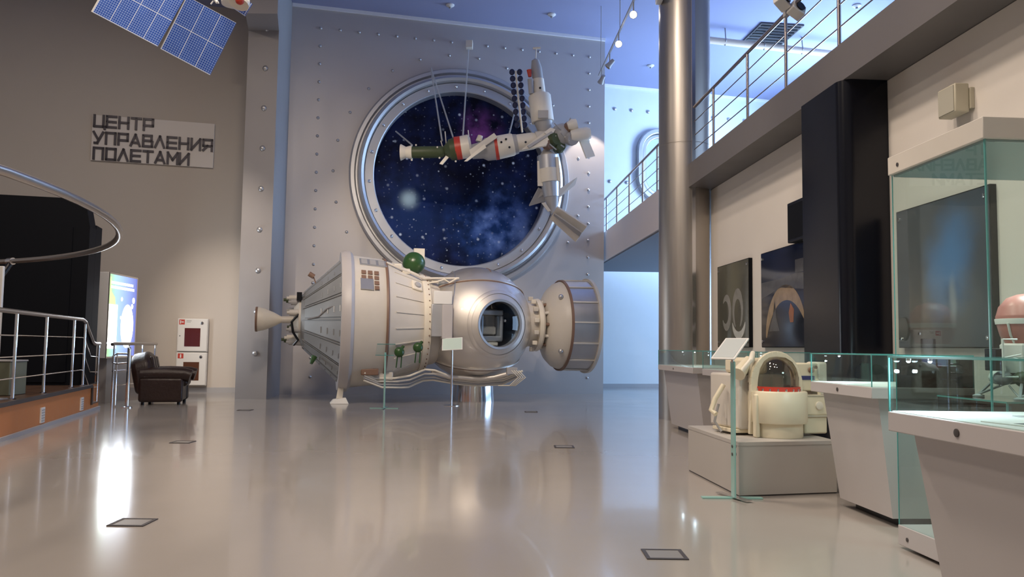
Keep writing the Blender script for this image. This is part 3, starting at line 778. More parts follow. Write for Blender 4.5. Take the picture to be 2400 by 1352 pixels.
MB().lathe([(.88, .50), (.4, .66), (-.2, .7), (-.45, .5), (-.5, 0)], (0, 0, ZC), HA, 40).build('cabin_lining', M_darkhole, craft)
# cabin interior: a framed seat
qh = Vector((0, 0, 1)).cross(HA); qh.normalize(); hup = HA.cross(qh)
mh = Matrix((qh, hup, HA)).transposed().to_4x4(); mh.translation = Vector((0, 0, ZC))
sbx = MB()
sbx.box(-.26, .26, .18, .30, .45, .75, mh).box(-.27, -.19, -.34, .18, .45, .75, mh).box(.19, .27, -.34, .18, .45, .75, mh).box(-.26, .26, -.36, -.24, .45, .75, mh)
sbx.build('seat_frame', M_aluplate, craft, bevel=.03, segs=3)
MB().box(-.19, .19, -.24, .18, .42, .52, mh).build('seat_pad', M_grey, craft, bevel=.02)
MB().box(-.16, .16, -.22, -.05, .53, .64, mh).build('seat_cushion', M_cream, craft, bevel=.03)
MB().box(-.12, .12, -.44, -.37, .6, .8, mh).build('instrument_box', M_creaml, craft, bevel=.01)
MB().sphere(mh @ Vector((.33, .08, .7)), .05, 14).build('cabin_lamp_cover', M_chrome, craft)
MB().lathe([(RS*cos(a0)-.02+.06*(1-(r_/.46)**2), r_) for r_ in (.46, .4, .3, .2, .1, 0)], (0, 0, ZC), HA, 48).build('hatch_glass', M_hatchglass, craft)
# straps on the ball; brown tubes stand in for their shadow lines
def ball_circle(nrm, off, r, part, mt, a_lo=0, a_hi=360):
    n_ = Vector(nrm).normalized(); e1 = n_.orthogonal().normalized(); e2 = n_.cross(e1)
    rad = sqrt(RS*RS-off*off)+.004
    pts = [Vector((0, 0, ZC))+n_*off+(e1*cos(radians(a))+e2*sin(radians(a)))*rad for a in range(a_lo, a_hi, 5)]
    return MB().tube(pts, r, 6, closed=(a_hi-a_lo) >= 360).build(part, mt, craft)
ball_circle((0, .32, .946), .57, .020, 'strap', M_sphere)
ball_circle((0, .32, .946), .54, .012, 'strap_shadow_line', M_brown)
ball_circle((0, .30, -.954), .68, .024, 'strap', M_sphere)
ball_circle((0, .30, -.954), .715, .012, 'strap_shadow_line', M_brown)
ball_circle((-.98, .0, .2), .72, .016, 'strap', M_alu)
ball_circle((1, .0, .08), .30, .008, 'seam', M_brown, 20, 75)
MB().lathe([(RS*cos(a)+.012, RS*sin(a)) for a in (a0+.11, a0+.16)]+[(RS*cos(a)+.002, RS*sin(a)) for a in (a0+.18,)], (0, 0, ZC), HA, 64).build('hatch_flange', M_sphere, craft)
# stand under the ball
MB().lathe([(0, .44), (.02, .44), (.55, .40), (.62, .46), (.64, 0)], (0, .05, 0), n=48).build('support_drum', M_steel, craft)
# service module along -x
AX = (1, 0, 0)
def ax_lathe(prof, name, mt, n=64, sm=35): return MB().lathe(prof, (0, 0, ZC), AX, n).build(name, mt, craft, smooth=sm)
ax_lathe([(-3.58, 0), (-3.58, .50), (-3.55, .53), (-2.80, 1.25), (-2.80, 0)], 'rear_cone', M_cone)
nr = 16
r0_ = None
for i in range(nr):
    a = 2*pi*i/nr
    c = MB().bar((-3.54, 0, .545), (-2.79, 0, 1.265), .02, .03).build('cone_rib', M_cone, craft) if r0_ is None else copy_part(r0_, craft)
    r0_ = r0_ or c
    c.location = (0, 0, ZC); c.rotation_euler = (a, 0, 0)
l0 = None
for i in range(nr):                                     # louvre plates between the ribs
    a = 2*pi*(i+.5)/nr
    if l0 is None:
        mb = MB()
        q0, q1 = Vector((-3.50, 0, .583)), Vector((-2.82, 0, 1.236)); n0 = Vector((-.69, 0, .72))*.008
        ring = [q0+Vector((0, -.085, 0)), q1+Vector((0, -.20, 0)), q1+Vector((0, .20, 0)), q0+Vector((0, .085, 0))]
        mb.hexa([p-n0 for p in ring], [p+n0 for p in ring])
        for t_ in (.45, .62, .79, .95):
            p0 = q0.lerp(q1, t_)+n0*1.6; mb.bar(p0+Vector((0, -.09, 0)), p0+Vector((0, .03, 0)), .012, .008)
        c = l0 = mb.build('radiator_plate', M_louvre, craft)
    else: c = copy_part(l0, craft)
    c.location = (0, 0, ZC); c.rotation_euler = (a, 0, 0)
ax_lathe([(-2.84, 1.2), (-2.84, 1.40), (-2.78, 1.43), (-2.66, 1.43), (-2.60, 1.37), (-2.60, 1.2)], 'flange_ring', M_table, 80)
ax_lathe([(-2.62, 1.30), (-2.62, 1.345), (-1.99, 1.285), (-1.97, 1.28), (-1.97, 1.2)], 'barrel', M_cream, 80)
ax_lathe([(-1.99, 1.30), (-1.95, 1.305), (-1.93, 1.29), (-1.93, 1.2)], 'barrel_hoop', M_brown, 80)
ax_lathe([(-1.94, 1.27), (-1.20, .97), (-1.20, .6)], 'front_cone', M_cream, 80)
r0_ = None
for i in range(24):
    a = 2*pi*(i+.5)/24
    c = MB().bar((-1.80, 0, 1.222), (-1.24, 0, .995), .018, .02).build('cone_stringer', M_cream, craft) if r0_ is None else copy_part(r0_, craft)
    r0_ = r0_ or c
    c.location = (0, 0, ZC); c.rotation_euler = (a, 0, 0)
ax_lathe([(-1.22, .94), (-1.22, 1.0), (-1.16, 1.0), (-1.07, .965), (-1.05, .9)], 'front_flange', M_creaml, 80)
r0_ = None
for i in range(44):
    a = 2*pi*i/44
    c = MB().cyl((-1.115, 0, .965), (-1.115, 0, 1.0), .012, n=8).build('flange_bolt', M_brown, craft) if r0_ is None else copy_part(r0_, craft)
    r0_ = r0_ or c
    c.location = (0, 0, ZC); c.rotation_euler = (a, 0, 0)
ax_lathe([(-1.06, .90), (-.90, .86), (-.80, .80), (-.80, .5)], 'adapter', M_cream, 64)
# rear engine
ax_lathe([(-4.44, .20), (-4.44, .235), (-4.40, .24), (-4.28, .215), (-4.10, .14), (-3.98, .075), (-3.92, .05), (-3.92, 0)], 'engine_nozzle', M_creaml, 40)
ax_lathe([(-4.452, .205), (-4.452, .245), (-4.41, .25), (-4.41, .235)], 'nozzle_lip', M_brown, 40)
MB().cyl((-3.95, 0, ZC), (-3.55, 0, ZC), .07).build('engine_pipe', M_cream, craft)
ax_lathe([(-3.72, 0), (-3.72, .30), (-3.62, .46), (-3.58, .46)], 'engine_mount', M_cream, 40)
for i, (a, r_, ln) in enumerate(((80, .44, .22), (105, .42, .28), (60, .40, .18), (270, .36, .24), (250, .42, .30), (285, .46, .2), (20, .38, .2), (200, .4, .2), (330, .4, .2), (150, .4, .22))):
    y, z = -cos(radians(a))*r_, sin(radians(a))*r_
    MB().cyl((-3.60-ln, y, ZC+z), (-3.56, y, ZC+z), .06, .07, n=14).cyl((-3.60-ln-.05, y, ZC+z), (-3.60-ln, y, ZC+z), .03, n=10).build('thruster', [M_cream, M_olive, M_grey][i % 3], craft)
MB().tube([(-3.62, -.42, ZC+.1), (-3.75, -.46, ZC-.05), (-3.72, -.42, ZC-.25), (-3.62, -.36, ZC-.4), (-3.7, -.25, ZC-.5)], .025, 8).build('engine_hose', M_black, craft)
MB().cbox((-3.62, -.30, ZC+.46), (.10, .12, .16)).build('engine_box', M_black, craft)
# antenna stubs beside the rear cone
MB().cyl((-3.35, -.25, ZC+.86), (-3.45, -.25, ZC+.92), .05).cyl((-3.3, -.25, ZC+.70), (-3.37, -.25, ZC+.88), .012).build('vent_valve', M_brown, craft)
MB().cyl((-3.30, -.5, ZC-.72), (-3.36, -.55, ZC-.86), .06, .03).build('drain_valve', M_green, craft)
MB().tube([(-2.95, -1.07, ZC+.26), (-3.1, -.98, ZC+.2), (-3.25, -.85, ZC+.05), (-3.45, -.68, ZC-.0)], .013, 6).build('cone_pipe', M_alu, craft)
# front surface helper: point at station s, angle a above the horizontal, facing the hall
def face(s, a, r): return Vector((s, -r*cos(radians(a)), ZC+r*sin(radians(a))))
def face_m(s, a, r, slope=0):
    x = Vector((cos(slope), cos(radians(a))*sin(slope), -sin(radians(a))*sin(slope)))
    n = Vector((0, -cos(radians(a)), sin(radians(a))))
    n = (n-x*n.dot(x)).normalized(); t = n.cross(x)
    m = Matrix((x, t, n)).transposed().to_4x4(); m.translation = face(s, a, r); return m
mv = face_m(-2.30, 36, 1.318, .09)
MB().box(-.19, .06, -.25, .02, -.01, .012, mv).build('radiator_grille', M_alu, craft)
for i in range(3):
    for j in range(4):
        if i < 2 and j < 2: continue
        MB().box(-.17+.125*i, -.08+.125*i, -.24+.125*j, -.15+.125*j, -.008, .014, mv).build('vent_square', M_brown, craft, bevel=.006)
mv = face_m(-2.22, 61, 1.31, .09)
MB().box(-.27, .27, -.15, .13, -.01, .014, mv).build('radiator_grille', M_aluplate, craft)
for k in range(3): MB().box(-.24+.17*k, -.12+.17*k, -.12, .10, .0145, .019, mv).build('grille_cell', M_grey, craft)
mv = face_m(-1.36, 42, 1.045, .38)
MB().box(-.11, .11, -.12, .12, -.02, .035, mv).build('sensor_plate', M_creaml, craft, bevel=.02)
MB().lathe([(.03, 0), (.03, .07), (.06, .065), (.075, .04), (.08, 0)], (0, 0, 0), (0, 0, 1), 20).build('sensor_dome', M_grey, craft).data.transform(mv)
MB().sphere((-1.30, .25, ZC+1.26), .24, 28).build('gas_bottle', M_green, craft)
MB().box(-1.28, -1.05, .4, .5, ZC+1.15, ZC+1.60).build('mast_plate', M_creaml, craft)
MB().tube([(-1.30, .2, ZC+.96), (-1.30, .22, ZC+1.08)], .05, 10).build('bottle_mount', M_cream, craft)
for i, (s_, a) in enumerate(((-1.55, 62), (-1.12, 63), (-.95, 60), (-1.7, 72))):
    MB().cbox((0, 0, 0), (.16, .12, .08)).build('junction_box', M_creaml, craft, bevel=.015).matrix_basis = face_m(s_, a, 1.02+.16*(-s_-1.2)*2.2 if s_ < -1.2 else .98)
MB().tube([face(-1.95, 64, 1.30), face(-1.7, 60, 1.23), face(-1.45, 60, 1.13), face(-1.2, 56, 1.05), face(-1.1, 58, 1.04), face(-.9, 55, 1.08), face(-.75, 52, 1.12), face(-.5, 50, 1.16)], .022, 8).build('cable', M_cream, craft)
MB().tube([face(-1.1, 50, 1.02), face(-.95, 47, 1.1), face(-.80, 50, 1.12), face(-.7, 46, 1.1), face(-.55, 49, 1.17)], .018, 8).build('cable', M_creaml, craft)
# grey plates between module and ball
bx = Matrix.Translation(face(-.86, 0, 1.0))
MB().box(-.20, .17, -.06, .10, .34, .60, bx).build('white_plate', M_white, craft, bevel=.01)
MB().box(-.23, -.02, -.05, .12, -.30, .34, bx).build('dark_plate', M_aluplate, craft, bevel=.01)
MB().box(-.03, .18, -.09, .12, -.34, .335, bx).build('light_plate', M_table, craft, bevel=.01)
MB().box(.0, .14, -.03, .1, -.52, -.345, bx).build('lower_plate', M_aluplate, craft, bevel=.01)
# green valves and pipes low on the module
for s_, a, r_ in ((-1.72, -28, 1.22), (-1.35, -26, 1.10)):
    q = face(s_, a, r_+.08); MB().sphere(q, .10, 16, (1, .8, 1)).cyl(q, q+Vector((.08, 0, .12)), .03).cyl(q+Vector((-.03, 0, -.05)), q+Vector((-.05, .03, -.30)), .012).cyl(q+Vector((.05, 0, -.05)), q+Vector((.04, .03, -.3)), .012).build('valve', M_green, craft)
for k in range(4):
    dx = .05*k; o_ = .075*k
    MB().tube([face(-2.36, -48-2*k, 1.37+.3*o_), face(-2.15+dx, -55-2*k, 1.38+.5*o_), face(-1.75+dx, -56-3*k, 1.36+.4*o_), face(-1.45, -56-4*k, 1.30+o_*.5), face(-1.15, -54-5*k, 1.18+.4*o_), face(-.95, -56-4*k, 1.17+.4*o_), face(-.5, -65-2*k, 1.25+.3*o_), face(0, -69-2*k, 1.27+.3*o_), face(.5, -63-3*k, 1.26+.3*o_), face(.85, -52-3*k, 1.23)], .021, 8).build('cable', [M_creaml, M_cream, M_grey, M_creaml][k], craft)
MB().tube([face(-1.0, -60, 1.16), face(-.6, -63, 1.24), face(0, -66, 1.25), face(.3, -62, 1.25), face(.55, -56, 1.24)], .045, 12).build('main_duct', M_sphere, craft)
MB().cbox(face(-2.25, -49, 1.33), (.34, .1, .13)).build('hose_box', M_brown, craft, bevel=.02)
MB().cbox(face(-2.0, -56, 1.31), (.42, .1, .16)).build('hose_box', M_cream, craft, bevel=.02)
MB().cbox(face(.62, -52, 1.23), (.22, .1, .14)).build('plug_block', M_grey, craft, bevel=.01)
for k in range(4):
    MB().tube([face(.6+.05*k, -50, 1.25), face(.75+.05*k, -54, 1.36), face(.6+.04*k, -62, 1.44), face(.4, -68, 1.38)], .012, 6).build('plug_cable', M_creaml, craft)
# docking neck and drum on the right
ax_lathe([(1.05, .5), (1.16, .47), (1.40, .44), (1.40, 0)], 'neck', M_cream, 48)
ax_lathe([(1.28, .40), (1.28, .56), (1.36, .57), (1.40, .54), (1.40, .4)], 'neck_flange', M_creaml, 48)
for i in range(12):
    a = 2*pi*i/12
    MB().cyl((1.38, -.47*cos(a), ZC+.47*sin(a)), (1.62, -.52*cos(a), ZC+.52*sin(a)), .035, n=10).build('neck_strut', M_cream if i % 2 else M_brown, craft)
for i in range(7):
    a = radians(-70+26*i)
    MB().cbox((1.20, -.56*cos(a), ZC+.56*sin(a)), (.10, .08, .09)).build('latch_block', M_creaml if i % 2 else M_cream, craft, bevel=.012)
ax_lathe([(1.42, 0), (1.44, .3), (1.50, .58), (1.60, .78), (1.72, .90), (1.86, .955), (1.88, .955)], 'drum_dome', M_cream, 72)
ax_lathe([(1.87, .95), (1.87, .97), (2.46, .98), (2.46, 0)], 'drum', M_alu, 72)
ax_lathe([(1.84, .96), (1.84, .985), (1.89, .99), (1.89, .96)], 'drum_hoop', M_brown, 72)
ax_lathe([(2.44, .96), (2.44, 1.035), (2.50, 1.035), (2.50, 0)], 'drum_end_rim', M_cream, 72)
r0_ = None
for i in range(14):
    a = 2*pi*(i+.4)/14
    c = MB().bar((1.89, 0, .985), (2.44, 0, .992), .03, .02).build('drum_rib', M_cream, craft) if r0_ is None else copy_part(r0_, craft)
    r0_ = r0_ or c
    c.location = (0, 0, ZC); c.rotation_euler = (a, 0, 0)
for a in (40, -38):
    q = face(1.68, a, .90); MB().sphere(q, .055, 14).build('dome_knob', M_alu, craft)
# supports
MB().hexa([(-2.98, -.62, 0), (-2.62, -.66, 0), (-2.62, -.30, 0), (-2.98, -.30, 0)], [(-2.92, -.56, .08), (-2.68, -.60, .12), (-2.68, -.36, .12), (-2.92, -.36, .08)]).build('foot_block', M_white, craft, bevel=.01)
MB().hexa([(-2.86, -.54, .1), (-2.74, -.54, .1), (-2.74, -.42, .1), (-2.86, -.42, .1)], [(-2.82, -.5, .34), (-2.72, -.5, .34), (-2.72, -.42, .34), (-2.82, -.42, .34)]).build('foot_stem', M_creaml, craft)

# ------------------------------------------------------------------ STATION MODEL hanging before the porthole
YS = 17.55
stn = thing('space_station_model', 'hanging cream space station model with modules and wings before the porthole', 'model', at(1260, 330, YS))
k_ = YS/F_PX
def mod(name, pts, mt, dY=0, dY2=None, n=28, sm=40):
    """pts: list of (px, py, radius px) along the module's axis"""
    mb = MB(); (xa, ya_, _), (xb, yb_, _) = pts[0], pts[-1]
    A = at(xa, ya_, YS+dY); B = at(xb, yb_, YS+(dY if dY2 is None else dY2)); d = B-A; Lp = sqrt((xb-xa)**2+(yb_-ya_)**2)
    pr = [(0, 0)]
    for (x, y, r) in pts: pr.append((d.length*sqrt((x-xa)**2+(y-ya_)**2)/Lp, r*k_))
    pr.append((d.length, 0))
    return mb.lathe(pr, A, d, n).build(name, mt, stn, world=True, smooth=sm)
def wing(name, quad, mt, dY=0, dY2=0, th=.02):
    q = [at(x, y, YS+(dY if i in (0, 3) else dY2)) for i, (x, y) in enumerate(quad)]
    nn = (q[1]-q[0]).cross(q[3]-q[0]).normalized()*th
    return MB().hexa([p-nn for p in q], [p+nn for p in q]).build(name, mt, stn, world=True, smooth=0)
# cargo ship at the left
mod('engine_skirt', [(939, 357, 19), (941, 357, 19), (952, 357, 13), (966, 357, 17)], M_creaml)
mod('cargo_hull', [(964, 357, 14), (1036, 356, 14), (1042, 356, 10)], M_olive)
mod('cargo_neck', [(1040, 354, 10), (1052, 352, 20), (1055, 351, 25), (1068, 349, 27)], M_olive)
mod('red_band', [(1067, 348, 27.5), (1081, 346, 27.5)], M_red)
mod('cargo_cabin', [(1080, 346, 27), (1100, 343, 28), (1105, 342, 20)], M_creaml)
wing('cargo_fin', [(1030, 384), (1046, 364), (1053, 368), (1037, 386)], M_creaml)
for (x, y) in ((975, 340), (990, 372), (1025, 345), (1030, 370), (1062, 346), (1068, 378), (965, 375)):
    MB().sphere(at(x, y, YS-.12), .022, 10).build('thruster', M_creaml, stn, world=True)
for (xa, ya_, xb, yb_) in ((1033, 330, 1040, 352), (1043, 308, 1046, 340), (1097, 305, 1099, 320)):
    MB().tube([at(xa, ya_, YS), at(xb, yb_, YS)], .012, 6).build('antenna', M_cream, stn, world=True)
# first pair of cream wings and grey cone
wing('solar_wing', [(1100, 352), (1158, 312), (1166, 322), (1104, 366)], M_cream, -.3, -.3)
wing('solar_wing', [(1088, 378), (1135, 338), (1140, 346), (1095, 378)], M_creaml, -.35, -.35)
mod('core_cone', [(1105, 356, 17), (1130, 352, 20), (1140, 350, 27), (1161, 347, 28)], M_grey)
mod('core_red_band', [(1160, 347, 28.3), (1167, 346, 28.3)], M_red)
mod('core_hull', [(1166, 346, 28), (1200, 339, 27), (1204, 338, 25)], M_creaml)
mod('core_ring', [(1202, 339, 25), (1213, 337, 23)], M_grey)
mod('core_tunnel', [(1212, 336, 21), (1248, 330, 20), (1262, 328, 16)], M_creaml)
mod('core_end', [(1258, 328, 20), (1298, 318, 18)], M_cream)
wing('solar_wing', [(1222, 352), (1290, 300), (1302, 304), (1280, 342)], M_creaml, -.35, -.2)
wing('wing_rib', [(1236, 342), (1292, 308), (1296, 312), (1240, 347)], M_grey, -.40, -.26)
mod('instrument_drum', [(1122, 332, 8), (1126, 318, 6)], M_creaml)
for (x, y) in ((1175, 333), (1194, 345), (1186, 326), (1232, 333)):
    MB().sphere(at(x, y, YS-.27), .025, 8).build('porthole_dot', M_black, stn, world=True)
# docking node
MB().sphere(at(1318, 318, YS), .27, 24).build('docking_node', M_grey, stn, world=True)
for (x, y, r, m_, dy) in ((1296, 328, .16, M_olive, -.2), (1335, 300, .15, M_brown, -.15), (1340, 325, .16, M_grey, -.2), (1310, 345, .14, M_olive, -.1), (1285, 338, .13, M_brown, -.2)):
    q = at(x, y, YS+dy); MB().lathe([(-.1, 0), (-.1, r*.8), (0, r), (.1, r*.8), (.1, 0)], q, (.3+random.random(), -1, random.uniform(-.5, .5)), 12).build('node_fitting', m_, stn, world=True, smooth=20)
for k in range(10):
    q = at(random.uniform(1285, 1350), random.uniform(295, 352), YS-.25); q2 = q+Vector((random.uniform(-.2, .2), random.uniform(-.15, 0), random.uniform(-.2, .2)))
    MB().tube([q, q2], .014, 6).build('strut', M_creaml if k % 2 else M_grey, stn, world=True)
mod('small_dish', [(1330, 296, 9), (1340, 290, 14), (1352, 290, 12)], M_creaml, -.25)
mod('short_module', [(1338, 318, 12), (1352, 316, 15), (1376, 313, 16), (1384, 312, 12)], M_creaml, -.25)
wing('end_wing', [(1358, 330), (1378, 328), (1394, 366), (1374, 371)], M_creaml, -.2, -.1)
# upper module
mod('upper_ring', [(1276, 312, 14), (1274, 298, 18), (1273, 286, 22)], M_grey)
mod('upper_hull', [(1272, 286, 27), (1265, 226, 27), (1264, 222, 24)], M_creaml)
mod('upper_cabin', [(1264, 224, 16), (1261, 186, 14)], M_creaml)
mod('upper_nose', [(1261, 188, 13), (1257, 160, 13), (1254, 142, 9), (1254, 138, 3)], M_grey)
MB().tube([at(1256, 140, YS), at(1257, 113, YS)], .012, 6).tube([at(1249, 113, YS), at(1267, 112, YS)], .025, 8).build('mast_antenna', M_creaml, stn, world=True)
mod('side_pod', [(1245, 220, 6), (1243, 186, 7)], M_grey, -.15)
mod('red_cap', [(1242, 180, 4), (1240, 164, 6)], M_red, -.1)
MB().cbox(at(1273, 268, YS-.27), (.22, .05, .17)).build('window_block', M_grey, stn, world=True)
MB().sphere(at(1266, 206, YS-.15), .025, 8).build('porthole_dot', M_black, stn, world=True)
# dark scalloped array on a mast
MB().tube([at(1209, 166, YS+.3), at(1214, 220, YS+.3), at(1224, 310, YS+.1)], .022, 8).build('array_mast', M_creaml, stn, world=True)
s0_ = None
for side_ in (-9, 9):
    for k in range(9):
        x = 1209+15*k/9*.9+side_; y = 169+15.5*k
        q = at(x, y, YS+.3)
        MB().sphere(q, .075, 12, (.85, .3, 1)).build('array_cell', M_navy, stn, world=True)
# lower module
mod('lower_cone', [(1281, 350, 8), (1282, 358, 14), (1283, 368, 22)], M_cream)
mod('lower_hull', [(1283, 366, 25), (1285, 398, 25)], M_aluplate)
mod('lower_band', [(1285, 397, 25.5), (1288, 428, 25)], M_creaml)
wing('hull_plate', [(1259, 378), (1266, 376), (1272, 436), (1260, 436)], M_creaml, -.1, -.1)
wing('hull_plate', [(1302, 368), (1309, 368), (1313, 424), (1307, 424)], M_creaml, -.15, -.15)
mod('lower_waist', [(1288, 426, 22), (1292, 462, 18)], M_aluplate)
mod('lower_tail', [(1292, 460, 17), (1296, 480, 13), (1298, 500, 8)], M_grey)
wing('solar_wing', [(1296, 452), (1352, 416), (1347, 434), (1298, 474)], M_cream, -.05, .2)
wing('solar_wing', [(1240, 482), (1262, 440), (1284, 448), (1280, 470)], M_grey, .25, 0)
wing('solar_wing', [(1290, 512), (1306, 484), (1376, 530), (1350, 566)], M_cream, -.15, -.5)
wing('wing_rib', [(1297, 505), (1300, 500), (1364, 545), (1358, 556)], M_grey, -.21, -.56, .012)
wing('tail_flap', [(1269, 476), (1277, 474), (1291, 494), (1284, 496)], M_cream, -.1, -.1)
# hanging wires and the box they come from
hb = thing('hanger_box', 'small cream box on the riveted wall above the porthole holding wires', 'box', at(1100, 105, 19.55))
MB().cbox((0, 0, 0), (.17, .19, .18)).build('body', M_creaml, hb, bevel=.01)
mw = mat('nylon_line', (.62, .60, .58), .4); mw.node_tree.nodes['Principled BSDF'].inputs['Alpha'].default_value = .45
for (a, b, ya_, yb_) in (((1098, 116), (1085, 318), 19.45, YS), ((1010, 160), (1062, 322), 19.3, YS), ((1010, 160), (1036, 330), 19.3, YS), ((928, 308), (966, 340), 18.9, YS), ((1207, 260), (1194, 312), 19.0, YS)):
    MB().tube([at(*a, ya_), at(*b, yb_)], .018, 8).build('hanging_line', mw, stn, world=True)

# ------------------------------------------------------------------ SATELLITE WITH BLUE PANELS
msol = bpy.data.materials.new('solar_cells'); msol.use_nodes = True
nt = msol.node_tree; L = nt.links.new; bs = nt.nodes['Principled BSDF']; bs.inputs['Roughness'].default_value = .3
uv = nt.nodes.new('ShaderNodeTexCoord'); sp_ = nt.nodes.new('ShaderNodeSeparateXYZ'); L(uv.outputs['Object'], sp_.inputs[0])
def lines(sock, step, w):
    a = mathn('FRACT', mathn('DIVIDE', sock, step)); b = mathn('LESS_THAN', a, w); return b
g1 = mathn('MAXIMUM', lines(sp_.outputs['X'], .0255, .19), lines(sp_.outputs['Y'], .0255, .19))
g2 = mathn('MAXIMUM', lines(sp_.outputs['X'], .204, .045), lines(sp_.outputs['Y'], .3315, .03))
no = nt.nodes.new('ShaderNodeTexNoise'); no.inputs['Scale'].default_value = 5; L(uv.outputs['Object'], no.inputs['Vector'])
c1 = mix((.010, .045, .30), (.025, .11, .55), no.outputs['Fac'])
c1 = mix(c1, (.30, .43, .82), g1); c1 = mix(c1, (.62, .70, .90), g2)
L(c1, bs.inputs['Base Color'])
YQ = 9.0
sat = thing('satellite', 'hanging satellite with blue solar panels at the top left', 'satellite', at(545, -60, YQ))
def solar(name, BL, BR, TR, dY=(0, 0, 0)):
    a, b, c = at(*BL, YQ+dY[0]), at(*BR, YQ+dY[1]), at(*TR, YQ+dY[2])
    x = (b-a); w = x.length; x.normalize(); y = (c-b); h = y.length; z = x.cross(y).normalized(); y = z.cross(x)
    m_ = Matrix((x, y, z)).transposed().to_4x4(); m_.translation = a
    o = MB().box(0, w, 0, h, -.008, .008).build(name, msol, sat); o.matrix_basis = XF[sat.name].inverted() @ m_
    MB().box(-.014 if dY[0] < 0 else -.003, 0, 0, h, -.010, .010).build('panel_frame', M_cellw, o)
    return o
solar('solar_panel', (377, 115), (492, 176), (556, 55), (0, .12, .05))
solar('solar_panel', (217, 29), (369, 109), (433, -12), (-.1, 0, 0))
solar('solar_panel', (500, -12), (574, 38), (590, 8), (.25, .33, .3))
P_ = at(548, -60, YQ+.2)
MB().lathe([(-.35, 0), (-.35, .16), (.15, .16), (.20, .10), (.20, 0)], P_, (-.1, 0, 1), 28).build('body', M_creaml, sat, world=True)
MB().lathe([(0, 0), (0, .11), (.03, .115), (.06, .04), (.06, 0)], at(560, 10, YQ), (.1, .35, 1), 24).build('base_ring', M_creaml, sat, world=True)
MB().sphere(at(562, 1, YQ-.06), .05, 16).build('red_lens', M_red, sat, world=True)
MB().tube([at(495, -14, YQ), at(509, 6, YQ), at(512, 5, YQ)], .018, 8).tube([at(500, 2, YQ), at(494, 10, YQ)], .008, 6).build('antenna', M_white, sat, world=True)
MB().tube([at(440, -8, YQ), at(545, -40, YQ+.2)], .015, 8).build('boom', M_steel, sat, world=True)
MB().tube([P_+Vector((0, 0, .2)), (P_.x, P_.y, CEIL-.003)], .006, 6).build('hanging_line', M_grey, sat, world=True)

# ------------------------------------------------------------------ PICTURES AND BITS ON THE RIGHT WALL
def wall_thing(name, label, cat, yfar, group=None, z=0): return thing(name, label, cat, (*rl(4.128, yfar), z), A_R, group)
def art(name, base, specks):
    m_ = bpy.data.materials.new(name); m_.use_nodes = True
    global nt, L
    nt = m_.node_tree; L = nt.links.new; b_ = nt.nodes['Principled BSDF']; b_.inputs['Roughness'].default_value = .07
    b_.inputs['Specular IOR Level'].default_value = .55
    t_ = nt.nodes.new('ShaderNodeTexCoord')
    n1 = nt.nodes.new('ShaderNodeTexNoise'); n1.inputs['Scale'].default_value = 2.5; n1.inputs['Detail'].default_value = 6; L(t_.outputs['Object'], n1.inputs['Vector'])
    c_ = mix(tuple(x*.6 for x in base), tuple(min(1, x*1.5) for x in base), n1.outputs['Fac'])
    for (y, z, r, colr, amt, st_) in specks:
        mp = nt.nodes.new('ShaderNodeMapping'); mp.inputs['Scale'].default_value = (0, 1, st_); L(t_.outputs['Object'], mp.inputs[0])
        ad = nt.nodes.new('ShaderNodeVectorMath'); ad.operation = 'ADD'
        sc2 = nt.nodes.new('ShaderNodeVectorMath'); sc2.operation = 'SCALE'; sc2.inputs[3].default_value = r*.8
        L(n1.outputs['Color'], sc2.inputs[0]); L(mp.outputs[0], ad.inputs[0]); L(sc2.outputs[0], ad.inputs[1])
        d_ = nt.nodes.new('ShaderNodeVectorMath'); d_.operation = 'DISTANCE'; L(ad.outputs[0], d_.inputs[0]); d_.inputs[1].default_value = (r*.4, y+r*.4, z*st_+r*.4)
        mr_ = nt.nodes.new('ShaderNodeMapRange'); mr_.interpolation_type = 'SMOOTHSTEP'; mr_.inputs[1].default_value = r; mr_.inputs[2].default_value = r*.15; L(d_.outputs['Value'], mr_.inputs[0])
        c_ = mix(c_, colr, mathn('MULTIPLY', mr_.outputs[0], amt))
    L(c_, b_.inputs['Base Color'])
    return m_
def arc(cy, cz, r0, r1, a0, a1, ky=1, n=18):
    A = [radians(a0+(a1-a0)*i/n) for i in range(n+1)]
    w = [.15+.85*max(0, sin(pi*i/n))**.7 for i in range(n+1)]
    rm = (r0+r1)/2
    return [(cy+ky*(rm+(r1-rm)*k)*cos(a), cz+(rm+(r1-rm)*k)*sin(a)) for a, k in zip(A, w)]+[(cy+ky*(rm-(rm-r0)*k)*cos(a), cz+(rm-(rm-r0)*k)*sin(a)) for a, k in list(zip(A, w))[::-1]]
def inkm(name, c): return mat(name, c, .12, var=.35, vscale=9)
INK_P, INK_W, REFL_G, REFL_O, INK_D, REFL_B = inkm('pale_ink', (.24, .235, .22)), inkm('white_ink', (.50, .50, .48)), inkm('gold_reflection', (.27, .19, .11)), inkm('orange_reflection', (.28, .10, .03)), inkm('deep_ink', (.008, .008, .012)), inkm('grey_reflection', (.07, .07, .075))  # gold, orange and grey tones paint the reflections in the dark picture
